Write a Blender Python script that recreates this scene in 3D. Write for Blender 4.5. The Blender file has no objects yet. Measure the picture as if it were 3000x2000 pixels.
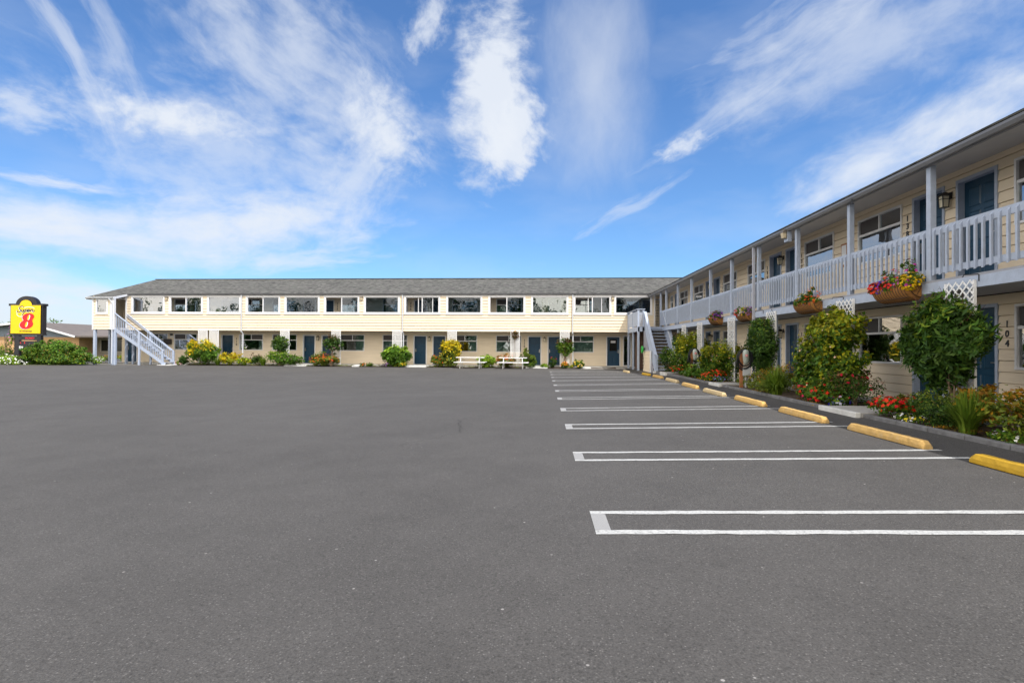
import bpy, math, random
import numpy as np
from mathutils import Vector, Matrix
random.seed(7)
rng = np.random.default_rng(11)
scene = bpy.context.scene
col = scene.collection

# ------------------------------------------------------------------ camera
cam_d = bpy.data.cameras.new('camera'); cam = bpy.data.objects.new('camera', cam_d); col.objects.link(cam)
R = Matrix(((0.99842984, -0.00592363, 0.05570241), (0.05563815, -0.01050943, -0.99839569), (0.00649953, 0.99992723, -0.01016335)))
cam.matrix_world = Matrix.Translation((0, 0, 1.45)) @ R.to_4x4()
cam_d.sensor_width = 36; cam_d.lens = 36 * 1615 / 3000; cam_d.clip_end = 6000; cam_d.clip_start = .05
scene.camera = cam

# ------------------------------------------------------------------ world (sky + cirrus in world directions)
SUN = Vector((.42, -.50, 1)).normalized()
el = math.asin(SUN.z); az = math.atan2(SUN.x, SUN.y)
world = bpy.data.worlds.new('World'); scene.world = world; world.use_nodes = True
nt = world.node_tree; N = nt.nodes; L = nt.links; N.clear()
def nd(t, **k):
    n = N.new(t)
    for a, b in k.items(): setattr(n, a, b)
    return n
def mth(op, a, b=None, c=None, clamp=False):
    n = nd('ShaderNodeMath', operation=op, use_clamp=clamp)
    for i, v in enumerate((a, b, c)):
        if v is None: continue
        if isinstance(v, (int, float)): n.inputs[i].default_value = v
        else: L.new(v, n.inputs[i])
    return n.outputs[0]
SKY_STR = .1
sky = nd('ShaderNodeTexSky', sky_type='NISHITA', sun_disc=False); sky.sun_elevation = el; sky.sun_rotation = az
sky.air_density = 1.0; sky.dust_density = .6; sky.ozone_density = 2.5
tc = nd('ShaderNodeTexCoord'); sep = nd('ShaderNodeSeparateXYZ'); L.new(tc.outputs['Generated'], sep.inputs[0])
AZ = mth('ARCTAN2', sep.outputs[0], sep.outputs[1]); EL = mth('ARCSINE', sep.outputs[2])
cmb = nd('ShaderNodeCombineXYZ'); L.new(AZ, cmb.inputs[0]); L.new(EL, cmb.inputs[1])
wn = nd('ShaderNodeTexNoise'); wn.inputs['Scale'].default_value = 5; wn.inputs['Detail'].default_value = 3
L.new(cmb.outputs[0], wn.inputs['Vector'])
ws = nd('ShaderNodeVectorMath', operation='MULTIPLY_ADD'); L.new(wn.outputs['Color'], ws.inputs[0]); ws.inputs[1].default_value = (.07, .05, 0)
wo = nd('ShaderNodeVectorMath', operation='ADD'); L.new(cmb.outputs[0], wo.inputs[0]); wo.inputs[1].default_value = (-.035, -.025, 0)
L.new(wo.outputs[0], ws.inputs[2])
WP = ws.outputs[0]
CLOUDS = [(-0.80,0.035,0.38,0.055,0.0,0.85,0.6,1.5,1.6),  # azimuth, elevation, half length, half width, angle, strength, raggedness, noise x, noise y
(-0.100,0.430,0.165,0.078,1.47,1.3,0.7,2.6,1.6),(-0.055,0.360,0.085,0.065,0.99,1.2,0.75,1.8,1.8),(-0.206,0.527,0.062,0.036,0.95,0.75,1.00,1.2,1.6),
(0.090,0.458,0.23,0.12,1.53,0.55,0.45,.8,1.5),(-0.612,0.338,0.15,0.036,-0.06,1.0,1.0,2.2,1.6),(-0.427,0.444,0.28,0.13,-0.51,0.62,1.1,1.4,2.6),
(-0.290,0.370,0.10,0.07,-0.97,0.85,1.10,1.8,2.2),(-0.746,0.405,0.15,0.018,-1.01,0.50,1.1,.9,1.2),(-0.690,0.424,0.14,0.024,-1.03,0.38,1.1,.9,1.2),
(-0.791,0.310,0.07,0.03,0.09,0.60,1.10,1.,2.),(-0.753,0.226,0.095,0.011,-0.02,0.75,1.00,.8,1.2),(-0.748,0.165,0.30,0.058,-0.04,1.0,0.75,1.6,1.8),
(-0.520,0.190,0.28,0.068,0.10,0.9,0.9,1.8,2.0),(-0.417,0.145,0.15,0.022,0.11,0.60,1.00,1.2,1.6),(-0.78,0.075,0.20,0.040,-0.12,0.95,0.70,1.2,1.6),
(-0.330,0.278,0.14,0.06,0.97,0.55,1.0,1.4,2.),(0.235,0.338,0.06,0.02,0.33,0.75,1.10,1.3,1.4),(0.60,0.300,0.25,0.062,0.35,1.05,0.75,1.4,1.6),
(0.500,0.430,0.26,0.095,0.14,0.52,0.9,1.5,2.0),(0.149,0.242,0.11,0.018,0.51,0.40,1.10,1.,1.5),(-0.56,0.31,0.30,0.12,-0.12,0.50,1.1,1.8,2.6),
(0.33,0.39,0.20,0.03,0.45,0.35,1.2,1.,1.8),(0.46,0.50,0.20,0.05,0.25,0.45,1.2,1.,2.),
(1.6,.5,.5,.1,.2,.6,1.2,1.5,3.),(2.6,.35,.6,.12,.1,.7,1.2,1.5,3.),(-2.4,.45,.7,.12,-.2,.6,1.2,1.5,3.),(-1.6,.25,.4,.08,0,.7,1.2,1.5,3.)]
inv = None
for i, (a0, e0, ra, rb, an, st, rg, nx, ny) in enumerate(CLOUDS):
    mp = nd('ShaderNodeMapping', vector_type='TEXTURE'); L.new(WP, mp.inputs[0])
    mp.inputs['Location'].default_value = (a0, e0, 0); mp.inputs['Rotation'].default_value = (0, 0, an); mp.inputs['Scale'].default_value = (ra, rb, 1)
    ln = nd('ShaderNodeVectorMath', operation='LENGTH'); L.new(mp.outputs[0], ln.inputs[0])
    m2 = nd('ShaderNodeMapping'); L.new(mp.outputs[0], m2.inputs[0]); m2.inputs['Scale'].default_value = (nx * 1.7, ny * .85, 1); m2.inputs['Location'].default_value = (i * 3.7, i * 1.9, 0)
    ns = nd('ShaderNodeTexNoise', noise_dimensions='2D'); L.new(m2.outputs[0], ns.inputs['Vector']); ns.inputs['Scale'].default_value = 1.1; ns.inputs['Detail'].default_value = 6; ns.inputs['Roughness'].default_value = .6
    ns.inputs['Distortion'].default_value = .12
    den = mth('ADD', mth('SUBTRACT', 1.02, ln.outputs['Value']), mth('MULTIPLY', mth('SUBTRACT', ns.outputs[0], .5), rg * 1.7))
    mr = nd('ShaderNodeMapRange', interpolation_type='SMOOTHSTEP'); L.new(den, mr.inputs[0]); mr.inputs[1].default_value = -.12; mr.inputs[2].default_value = 1.15; mr.inputs[3].default_value = 0; mr.inputs[4].default_value = min(st, .93)
    if st > 1.1: mr.inputs[2].default_value = .72
    fd = mth('SUBTRACT', 1.75, ln.outputs['Value'], clamp=True)
    o = mth('SUBTRACT', 1, mth('MULTIPLY', mr.outputs[0], fd))
    inv = o if inv is None else mth('MULTIPLY', inv, o)
alpha = mth('SUBTRACT', 1, inv)
# faint overall veil
vn = nd('ShaderNodeTexNoise'); vm = nd('ShaderNodeMapping'); L.new(WP, vm.inputs[0]); vm.inputs['Scale'].default_value = (2.5, 7, 1); vm.inputs['Rotation'].default_value = (0, 0, -.4)
L.new(vm.outputs[0], vn.inputs['Vector']); vn.inputs['Detail'].default_value = 5; vn.inputs['Scale'].default_value = 1.6
veil = mth('MULTIPLY', mth('SUBTRACT', vn.outputs[0], .45, clamp=True), .55)
alpha = mth('MAXIMUM', alpha, veil)
rdot = mth('ADD', mth('MULTIPLY', sep.outputs[0], -.55), mth('MULTIPLY', sep.outputs[1], -.83))  # unseen clouds added behind and left of the camera to brighten the shade
rear_fill = nd('ShaderNodeMapRange', interpolation_type='SMOOTHSTEP'); L.new(rdot, rear_fill.inputs[0]); rear_fill.inputs[1].default_value = -.08; rear_fill.inputs[2].default_value = .30; rear_fill.inputs[3].default_value = 0; rear_fill.inputs[4].default_value = 1
rb_ = mth('MULTIPLY', rear_fill.outputs[0], mth('MULTIPLY', mth('SUBTRACT', vn.outputs[0], .22, clamp=True), 3.4, clamp=True))
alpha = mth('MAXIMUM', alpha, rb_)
# blue saturation of the sky itself
hs = nd('ShaderNodeHueSaturation'); L.new(sky.outputs[0], hs.inputs['Color']); hs.inputs['Saturation'].default_value = 1.0; hs.inputs['Value'].default_value = 1.0
hm = nd('ShaderNodeMix', data_type='RGBA', blend_type='MULTIPLY'); hm.inputs[0].default_value = 1; L.new(hs.outputs[0], hm.inputs[6]); hm.inputs[7].default_value = (.68, .97, 1.27, 1)
mix = nd('ShaderNodeMix', data_type='RGBA'); L.new(alpha, mix.inputs[0]); L.new(hm.outputs[2], mix.inputs[6]); mix.inputs[7].default_value = (5.7, 6.05, 6.6, 1)
mix_fill = nd('ShaderNodeMix', data_type='RGBA'); L.new(rb_, mix_fill.inputs[0]); L.new(mix.outputs[2], mix_fill.inputs[6]); mix_fill.inputs[7].default_value = (16.0, 14.9, 13.3, 1)  # added fill clouds, far brighter than the visible ones
bg = nd('ShaderNodeBackground'); L.new(mix_fill.outputs[2], bg.inputs[0]); bg.inputs[1].default_value = SKY_STR
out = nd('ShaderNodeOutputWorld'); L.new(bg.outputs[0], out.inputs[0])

# ------------------------------------------------------------------ sun
sd = bpy.data.lights.new('sun', 'SUN'); sd.energy = 3.45; sd.angle = math.radians(.5); sd.color = (1, .97, .935)
so = bpy.data.objects.new('sun', sd); col.objects.link(so); so.rotation_euler = (-SUN).to_track_quat('-Z', 'Y').to_euler(); so.location = (10, -10, 40)
scene.view_settings.view_transform = 'Standard'; scene.view_settings.look = 'None'
scene.view_settings.exposure = 0.54; scene.view_settings.gamma = 1; scene.view_settings.use_curve_mapping = False
scene.cycles.max_bounces = 8; scene.cycles.transparent_max_bounces = 12

# ------------------------------------------------------------------ materials
MATS = {}
def mat(name, base, rough=.6, var=.0, scale=4, bump=0, bscale=40, metal=0, spec=.5, emit=None, vcol=False, stretch=None, dirt=0, dirtcol=(.2,.18,.15), trans=0, dscale=2.3):
    if name in MATS: return MATS[name]
    m = bpy.data.materials.new(name); m.use_nodes = True; n = m.node_tree.nodes; l = m.node_tree.links
    b = n['Principled BSDF']; b.inputs['Roughness'].default_value = rough; b.inputs['Metallic'].default_value = metal
    b.inputs['Specular IOR Level'].default_value = spec; b.inputs['Base Color'].default_value = (*base, 1)
    src = None
    g = n.new('ShaderNodeNewGeometry'); vec = g.outputs['Position']
    if stretch:
        mp = n.new('ShaderNodeMapping'); mp.inputs['Scale'].default_value = stretch; l.new(vec, mp.inputs[0]); vec = mp.outputs[0]
    if vcol:
        a = n.new('ShaderNodeAttribute'); a.attribute_name = 'Col'; src = a.outputs['Color']
    if var:
        t = n.new('ShaderNodeTexNoise'); t.inputs['Scale'].default_value = scale; t.inputs['Detail'].default_value = 5; l.new(vec, t.inputs['Vector'])
        mr = n.new('ShaderNodeMapRange'); mr.inputs[1].default_value = .25; mr.inputs[2].default_value = .75; mr.inputs[3].default_value = 1 - var; mr.inputs[4].default_value = 1 + var
        l.new(t.outputs[0], mr.inputs[0])
        mx = n.new('ShaderNodeMix'); mx.data_type = 'RGBA'; mx.blend_type = 'MULTIPLY'; mx.inputs[0].default_value = 1; mx.inputs[6].default_value = (*base, 1)
        if src: l.new(src, mx.inputs[6])
        l.new(mr.outputs[0], mx.inputs[7]); src = mx.outputs[2]
    if dirt:
        t = n.new('ShaderNodeTexNoise'); t.inputs['Scale'].default_value = dscale; t.inputs['Detail'].default_value = 8; t.inputs['Roughness'].default_value = .7; l.new(g.outputs['Position'], t.inputs['Vector'])
        mr = n.new('ShaderNodeMapRange'); mr.inputs[1].default_value = .52; mr.inputs[2].default_value = .75; mr.inputs[4].default_value = dirt; l.new(t.outputs[0], mr.inputs[0])
        mx = n.new('ShaderNodeMix'); mx.data_type = 'RGBA'; l.new(mr.outputs[0], mx.inputs[0]); mx.inputs[6].default_value = (*base, 1); mx.inputs[7].default_value = (*dirtcol, 1)
        if src: l.new(src, mx.inputs[6])
        src = mx.outputs[2]
    if src: l.new(src, b.inputs['Base Color'])
    if bump:
        t = n.new('ShaderNodeTexNoise'); t.inputs['Scale'].default_value = bscale; t.inputs['Detail'].default_value = 4; l.new(vec, t.inputs['Vector'])
        bp = n.new('ShaderNodeBump'); bp.inputs['Strength'].default_value = bump; bp.inputs['Distance'].default_value = .01; l.new(t.outputs[0], bp.inputs['Height']); l.new(bp.outputs[0], b.inputs['Normal'])
    if emit: b.inputs['Emission Color'].default_value = (*emit[:3], 1); b.inputs['Emission Strength'].default_value = emit[3]
    if trans:
        tr = n.new('ShaderNodeBsdfTranslucent'); ms = n.new('ShaderNodeMixShader'); ms.inputs[0].default_value = trans
        if src: l.new(src, tr.inputs[0])
        else: tr.inputs[0].default_value = (*base, 1)
        l.new(b.outputs[0], ms.inputs[1]); l.new(tr.outputs[0], ms.inputs[2]); l.new(ms.outputs[0], n['Material Output'].inputs[0])
    MATS[name] = m
    return m
def glass_mat(name, tint, refl, rough=.01, fk=.6):
    m = bpy.data.materials.new(name); m.use_nodes = True; n = m.node_tree.nodes; l = m.node_tree.links; n.remove(n['Principled BSDF'])
    tr = n.new('ShaderNodeBsdfTransparent'); tr.inputs[0].default_value = (*tint, 1)
    gl = n.new('ShaderNodeBsdfGlossy'); gl.inputs['Roughness'].default_value = rough; gl.inputs[0].default_value = (.95, .97, 1, 1)
    g = n.new('ShaderNodeNewGeometry')
    t = n.new('ShaderNodeTexNoise'); t.inputs['Scale'].default_value = 1.3; l.new(g.outputs['Position'], t.inputs['Vector'])
    bp = n.new('ShaderNodeBump'); bp.inputs['Strength'].default_value = .25; bp.inputs['Distance'].default_value = .02; l.new(t.outputs[0], bp.inputs['Height']); l.new(bp.outputs[0], gl.inputs['Normal'])
    lw = n.new('ShaderNodeLayerWeight'); lw.inputs[0].default_value = .5
    a = n.new('ShaderNodeMath'); a.operation = 'MULTIPLY_ADD'; l.new(lw.outputs['Fresnel'], a.inputs[0]); a.inputs[1].default_value = fk; a.inputs[2].default_value = refl; a.use_clamp = True
    mx = n.new('ShaderNodeMixShader'); l.new(a.outputs[0], mx.inputs[0]); l.new(tr.outputs[0], mx.inputs[1]); l.new(gl.outputs[0], mx.inputs[2]); l.new(mx.outputs[0], n['Material Output'].inputs[0])
    return m

SIDING = mat('cream siding paint', (.79, .67, .50), .55, var=.06, scale=1.2, bump=.12, bscale=60, stretch=(.6, .6, 6), dirt=.10, dirtcol=(.55, .47, .36))
WHITE = mat('white trim paint', (.75, .75, .76), .45, var=.04, scale=3, dirt=.1, dirtcol=(.55, .54, .52))
GREYW = mat('weathered pale grey paint', (.385, .445, .56), .6, var=.09, scale=7, dirt=.4, dirtcol=(.30, .31, .34), bump=.3, dscale=9)
GREYD = mat('grey deck board', (.30, .31, .35), .7, var=.12, scale=4, bump=.3)
SOFFIT = mat('pale grey soffit paint', (.50, .49, .49), .7, var=.05)
GUTTER = mat('dark grey gutter metal', (.17, .175, .19), .4, var=.1, scale=2)
GUTTERL = mat('light downpipe metal', (.55, .57, .60), .4, var=.05)
BLUE = mat('navy blue door paint', (.006, .042, .085), .35, var=.15, scale=3)
METAL = mat('brushed door hardware', (.5, .48, .45), .3, metal=1)
BLACK = mat('black painted metal', (.012, .012, .014), .4)
INK = mat('dark number paint', (.03, .03, .035), .5)
LAMPG = mat('frosted lantern glass', (.75, .68, .5), .4)
BEIGEL = mat('beige plastic lamp', (.62, .52, .35), .5)
DARK = mat('unlit room interior', (.035, .033, .032), .9)
ROOM = mat('dim room wall', (.14, .12, .10), .9, var=.3, scale=1.5)
CURT = mat('pale green curtain', (.50, .60, .56), .8, var=.12, scale=14, stretch=(1, 1, .05), trans=.25)
CURTW = mat('white window blind', (.72, .84, .82), .7, var=.05, scale=3)
SCREEN = mat('grey insect screen', (.075, .07, .072), .8)
CONC = mat('worn concrete', (.36, .35, .33), .9, var=.15, scale=3, bump=.4, bscale=60, dirt=.4)
PADW = mat('white painted concrete edge', (.62, .62, .60), .8, var=.1, scale=6, dirt=.5, dirtcol=(.25, .25, .25))
LATT = mat('white lattice plastic', (.84, .84, .84), .5)
SOIL = mat('brown planting soil', (.055, .036, .024), .95, var=.5, scale=9, bump=1.0, bscale=30, dirt=.4, dirtcol=(.11, .09, .04))
GLASS = glass_mat('window glass', (.80, .88, .86), .10)
GLASSU = glass_mat('bright reflecting glass', (.60, .68, .76), .02, fk=.28)
GLASSR = glass_mat('sky reflecting glass', (.80, .90, .90), .24, fk=.8)
LEAF = mat('leaf', (.05, .1, .02), .5, vcol=True, spec=.22, trans=.28)
PETAL = mat('petal', (.8, .1, .02), .6, vcol=True, spec=.2, trans=.2)
BARK = mat('brown bark', (.16, .11, .07), .9, var=.3, scale=14, bump=.5)

# ------------------------------------------------------------------ mesh helpers
ORG = {}
def world_org(o): return ORG.get(o.name, Vector((0, 0, 0)))
def tag(o, label=None, cat=None, group=None, kind=None):
    if label: o['label'] = label
    if cat: o['category'] = cat
    if group: o['group'] = group
    if kind: o['kind'] = kind
    return o
def empty(name, loc):
    o = bpy.data.objects.new(name, None); col.objects.link(o); o.location = loc; o.empty_display_size = .2; ORG[o.name] = Vector(loc); return o
def thing(name, loc, label, cat, group=None): return tag(empty(name, loc), label, cat, group)
def add_mesh(name, me, origin, parent=None):
    o = bpy.data.objects.new(name, me); col.objects.link(o); ORG[o.name] = Vector(origin)
    if parent: o.parent = parent; o.location = Vector(origin) - world_org(parent)
    else: o.location = origin
    return o
class MB:
    def __init__(s, F=None): s.v = []; s.f = []; s.F = F or (lambda a, b, c: (a, b, c))
    def box(s, a0, a1, b0, b1, c0, c1):
        i = len(s.v)
        for a in (a0, a1):
            for b in (b0, b1):
                for c in (c0, c1): s.v.append(s.F(a, b, c))
        for q in ((0, 1, 3, 2), (4, 6, 7, 5), (0, 4, 5, 1), (2, 3, 7, 6), (0, 2, 6, 4), (1, 5, 7, 3)): s.f.append(tuple(i + k for k in q))
        return s
    def quad(s, *p):
        i = len(s.v); s.v += [s.F(*q) for q in p]; s.f.append(tuple(range(i, i + len(p)))); return s
    def hexa(s, p):   # 8 points: bottom ring 4 then top ring 4
        i = len(s.v); s.v += [s.F(*q) for q in p]
        for q in ((0, 3, 2, 1), (4, 5, 6, 7), (0, 1, 5, 4), (1, 2, 6, 5), (2, 3, 7, 6), (3, 0, 4, 7)): s.f.append(tuple(i + k for k in q))
        return s
    def beam(s, p, q, w, h, up=(0, 0, 1)):   # rectangular bar from p to q (world)
        p = Vector(s.F(*p)); q = Vector(s.F(*q)); d = (q - p).normalized(); u = Vector(up)
        if abs(d.dot(u)) > .98: u = Vector((0, 1, 0))
        x = d.cross(u).normalized(); z = x.cross(d).normalized(); i = len(s.v)
        for e in (p, q):
            for a, b in ((-1, -1), (1, -1), (1, 1), (-1, 1)): s.v.append(tuple(e + x * a * w / 2 + z * b * h / 2))
        for k in ((0, 3, 2, 1), (4, 5, 6, 7), (0, 1, 5, 4), (1, 2, 6, 5), (2, 3, 7, 6), (3, 0, 4, 7)): s.f.append(tuple(i + j for j in k))
        return s
    def tube(s, pts, r, n=8, closed=False):
        P = [Vector(s.F(*p)) for p in pts]; m = len(P); rr = r if isinstance(r, (list, tuple)) else [r] * m
        rings = []; px = None
        for k in range(m):
            a = P[(k - 1) % m] if (closed or k > 0) else P[k]; b = P[(k + 1) % m] if (closed or k < m - 1) else P[k]
            d = (b - a).normalized()
            if px is None:
                u = Vector((0, 0, 1)) if abs(d.z) < .9 else Vector((1, 0, 0)); px = d.cross(u).normalized()
            else:
                px = (px - d * px.dot(d)).normalized()
            py = d.cross(px); i = len(s.v)
            for j in range(n):
                t = 2 * math.pi * j / n; s.v.append(tuple(P[k] + (px * math.cos(t) + py * math.sin(t)) * rr[k]))
            rings.append(i)
        for k in range(m if closed else m - 1):
            a = rings[k]; b = rings[(k + 1) % m]
            for j in range(n): s.f.append((a + j, a + (j + 1) % n, b + (j + 1) % n, b + j))
        if not closed:
            s.f.append(tuple(rings[0] + j for j in reversed(range(n)))); s.f.append(tuple(rings[-1] + j for j in range(n)))
        return s
    def prism(s, poly, axis0, axis1, plane='az'):   # polygon in (a,c), extruded along b
        i = len(s.v); n = len(poly)
        for b in (axis0, axis1):
            for a, c in poly: s.v.append(s.F(a, b, c) if plane == 'az' else s.F(a, c, b))
        s.f.append(tuple(i + k for k in range(n))); s.f.append(tuple(i + n + k for k in reversed(range(n))))
        for k in range(n): s.f.append((i + k, i + n + k, i + n + (k + 1) % n, i + (k + 1) % n))
        return s
    def loft(s, rings):
        idx = []
        for r_ in rings:
            idx.append(len(s.v)); s.v += [s.F(*p) for p in r_]
        n = len(rings[0])
        for a, b in zip(idx, idx[1:]):
            for j in range(n): s.f.append((a + j, a + (j + 1) % n, b + (j + 1) % n, b + j))
        s.f.append(tuple(idx[0] + j for j in reversed(range(n)))); s.f.append(tuple(idx[-1] + j for j in range(n)))
        return s
    def build(s, name, material, parent=None, smooth=False, bevel=0):
        v = np.array(s.v, dtype=float); mn = v.min(0); mx = v.max(0)
        org = Vector(((mn[0] + mx[0]) / 2, (mn[1] + mx[1]) / 2, mn[2]))
        me = bpy.data.meshes.new(name); me.from_pydata((v - np.array(org)).tolist(), [], s.f); me.materials.append(material); me.update()
        if smooth: me.polygons.foreach_set('use_smooth', [True] * len(me.polygons))
        o = add_mesh(name, me, org, parent)
        if bevel:
            b = o.modifiers.new('bevel', 'BEVEL'); b.width = bevel; b.segments = 2; b.limit_method = 'ANGLE'
        return o
def clone(o, parent, world_pos):
    c = o.copy(); col.objects.link(c); ORG[c.name] = Vector(world_pos); c.parent = parent
    c.location = Vector(world_pos) - (world_org(parent) if parent else Vector((0, 0, 0)))
    return c
def text_part(txts, F, u, w, z, size, name, material, parent, depth=.01, flip=1, align='CENTER', pitch=.18):
    """txts: list of strings stacked downwards. laid in frame F: reading direction is +u*flip."""
    V = []; Fc = []
    for k, t in enumerate(txts):
        cu = bpy.data.curves.new('txt', 'FONT'); cu.body = t; cu.size = size; cu.align_x = align; cu.align_y = 'CENTER'; cu.extrude = depth / 2; cu.offset = size * .022
        ob = bpy.data.objects.new('txt', cu); col.objects.link(ob)
        me = bpy.data.meshes.new_from_object(ob); i = len(V)
        for vv in me.vertices: V.append(F(u + flip * vv.co.x, w + vv.co.z, z - k * pitch + vv.co.y))
        for p in me.polygons: Fc.append(tuple(i + q for q in p.vertices))
        bpy.data.objects.remove(ob); bpy.data.curves.remove(cu); bpy.data.meshes.remove(me)
    m = MB(); m.v = V; m.f = Fc
    return m.build(name, material, parent)

# ------------------------------------------------------------------ ground height (the lot drains: it rises 2.4 % towards the right wing)
def gz(x, y):
    w = min(max((36 - y) / 14, 0), 1); w = w * w * (3 - 2 * w); return .024 * min(max(x, -12), 12) * w

def grid_sheet(name, x0, x1, y0, y1, nx, ny, dz, m, fn=gz):
    V = []; Fc = []
    for j in range(ny + 1):
        for i in range(nx + 1):
            x = x0 + (x1 - x0) * i / nx; y = y0 + (y1 - y0) * j / ny; V.append((x, y, fn(x, y) + dz))
    for j in range(ny):
        for i in range(nx): a = j * (nx + 1) + i; Fc.append((a, a + 1, a + nx + 2, a + nx + 1))
    s = MB(); s.v = V; s.f = Fc; o = s.build(name, m, smooth=True); return o

# asphalt
am = bpy.data.materials.new('asphalt'); am.use_nodes = True; n = am.node_tree.nodes; l = am.node_tree.links; b = n['Principled BSDF']
g = n.new('ShaderNodeNewGeometry'); P_ = g.outputs['Position']
def noise(sc, det=4, ro=.5, vec=None):
    t = n.new('ShaderNodeTexNoise'); t.inputs['Scale'].default_value = sc; t.inputs['Detail'].default_value = det; t.inputs['Roughness'].default_value = ro; l.new(vec or P_, t.inputs['Vector']); return t.outputs[0]
def rampn(src, a, b_, lo, hi):
    mr = n.new('ShaderNodeMapRange'); l.new(src, mr.inputs[0]); mr.inputs[1].default_value = a; mr.inputs[2].default_value = b_; mr.inputs[3].default_value = lo; mr.inputs[4].default_value = hi; return mr.outputs[0]
def mm(op, a, b_):
    q = n.new('ShaderNodeMath'); q.operation = op
    for i, v in enumerate((a, b_)):
        if isinstance(v, (int, float)): q.inputs[i].default_value = v
        else: l.new(v, q.inputs[i])
    return q.outputs[0]
big = rampn(noise(.22, 6, .6), .3, .7, .86, 1.12)
mid = rampn(noise(1.3, 7, .7), .3, .7, .89, 1.10)
fine = rampn(noise(95, 3, .8), .3, .7, .55, 1.45)
vor = n.new('ShaderNodeTexVoronoi'); vor.inputs['Scale'].default_value = 85; l.new(P_, vor.inputs['Vector'])
vcs = n.new('ShaderNodeSeparateColor'); l.new(vor.outputs['Color'], vcs.inputs[0])
stone = mm('MULTIPLY', rampn(vcs.outputs[0], .80, .97, 0, 1), rampn(vor.outputs['Distance'], .55, .2, 0, 1))
dstone = rampn(vcs.outputs[1], .0, .25, .70, 1)
val = mm('MULTIPLY', mm('MULTIPLY', big, mid), mm('MULTIPLY', fine, dstone))
val = mm('MULTIPLY', val, .070)
val = mm('ADD', val, mm('MULTIPLY', stone, .085))
# rare pale chips
v2 = n.new('ShaderNodeTexVoronoi'); v2.inputs['Scale'].default_value = 14; l.new(P_, v2.inputs['Vector']); s2 = n.new('ShaderNodeSeparateColor'); l.new(v2.outputs['Color'], s2.inputs[0])
chip = mm('MULTIPLY', rampn(s2.outputs[0], .978, .985, 0, 1), rampn(v2.outputs['Distance'], .16, .10, 0, 1))
val = mm('ADD', val, mm('MULTIPLY', chip, .22))
cc = n.new('ShaderNodeCombineColor'); l.new(mm('MULTIPLY', val, 1.03), cc.inputs[0]); l.new(mm('MULTIPLY', val, .985), cc.inputs[1]); l.new(mm('MULTIPLY', val, .95), cc.inputs[2])
l.new(cc.outputs[0], b.inputs['Base Color']); b.inputs['Roughness'].default_value = .88; b.inputs['Specular IOR Level'].default_value = .3
bp = n.new('ShaderNodeBump'); bp.inputs['Strength'].default_value = .75; bp.inputs['Distance'].default_value = .006; l.new(mm('ADD', noise(110, 3, .7), mm('MULTIPLY', vor.outputs['Distance'], .6)), bp.inputs['Height']); l.new(bp.outputs[0], b.inputs['Normal'])
GROUND = mat('rough grass verge', (.075, .085, .035), .95, var=.5, scale=1.5, bump=.8, bscale=8)
tag(grid_sheet('ground', -1500, 1500, -400, 2600, 30, 30, -.10, GROUND, lambda x, y: -.35 if abs(x) < 120 and y < 120 else -.4), kind='structure')
tag(grid_sheet('parking_lot', -48, 6.12, -30, 37.9, 54, 68, 0, am), kind='structure')

# painted stall lines
PAINT = mat('white road paint', (.41, .415, .41), .8, var=.2, scale=55, bump=.6, bscale=110, dirt=.95, dirtcol=(.10, .10, .10), dscale=30)
PAINTE = mat('thin worn road paint', (.27, .27, .27), .8, var=.2, scale=60, bump=.5, bscale=110, dirt=.85, dirtcol=(.11, .11, .11), dscale=60)
def strip(m, x0, x1, y0, y1, dz, rag=0.009):
    k = max(2, int((x1 - x0) / .12)); a = []; c = []
    for i in range(k + 1):
        x = x0 + (x1 - x0) * i / k; ya = y0 + random.uniform(-rag, rag); yb = y1 + random.uniform(-rag, rag)
        a.append((x, ya, gz(x, ya) + dz)); c.append((x, yb, gz(x, yb) + dz))
    i0 = len(m.v); m.v += a + c; kk = k + 1
    for i in range(k): m.f.append((i0 + i, i0 + i + 1, i0 + kk + i + 1, i0 + kk + i))
for k in range(12):
    yc = 4.60 + 2.735 * k; m = MB(); hw = .255 if k < 8 else .24
    if k == 11: yc = 33.9
    x1 = 5.25
    strip(m, .42, x1 - .0, yc + hw - .045, yc + hw + .045, .005)
    strip(m, .42, x1 - .0, yc - hw - .045, yc - hw + .045, .005)
    tag(m.build('stall_marking', PAINT), kind='structure')
    if k < 11:
        m = MB(); strip(m, .42, .545, yc - hw + .045, yc + hw - .045, .005, .012); tag(m.build('stall_marking_end', PAINTE), kind='structure')

# right planting bed, kerb, walkways
kb = MB(); 
for k in range(60):
    y0 = -8 + k * .78; y1 = y0 + .765
    if y0 > 30.2: break
    kb.box(6.12, 6.24, y0, y1, gz(6.1, y0) - .08, .215)
kb.build('kerb', mat('old dark concrete kerb', (.15, .15, .155), .9, var=.3, scale=7, bump=.6, dirt=.5, dirtcol=(.32, .32, .32)), bevel=.012); kerbo = bpy.data.objects['kerb']; tag(kerbo, kind='structure')
def bedz(x, y): return .17 + .03 * math.sin(x * 3.1 + y * 1.7) + .02 * math.sin(y * 4.3)
tag(grid_sheet('planting_bed', 6.24, 7.75, -8, 30.3, 12, 150, 0, SOIL, bedz), kind='structure')
tag(MB().box(7.75, 9.6, -8, 45, -.1, .205).build('path', CONC), kind='structure')
tag(MB().box(5.6, 9.4, 30.3, 38.1, -.1, .06).build('corner_slab', am), kind='structure')
for (xa, xb, ya, yb) in ((5.98, 7.9, 10.9, 12.3), (6.0, 7.9, 19.15, 20.3), (6.0, 7.9, 27.4, 28.6)):
    tag(MB().box(xa, xb, ya, yb, .05, .235).build('doorway_slab', CONC, bevel=.012), kind='structure')
    tag(MB().box(xa - .012, xa + .09, ya - .012, yb + .012, .04, .24).build('doorway_slab_edge', PADW, bevel=.012), kind='structure')

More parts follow.
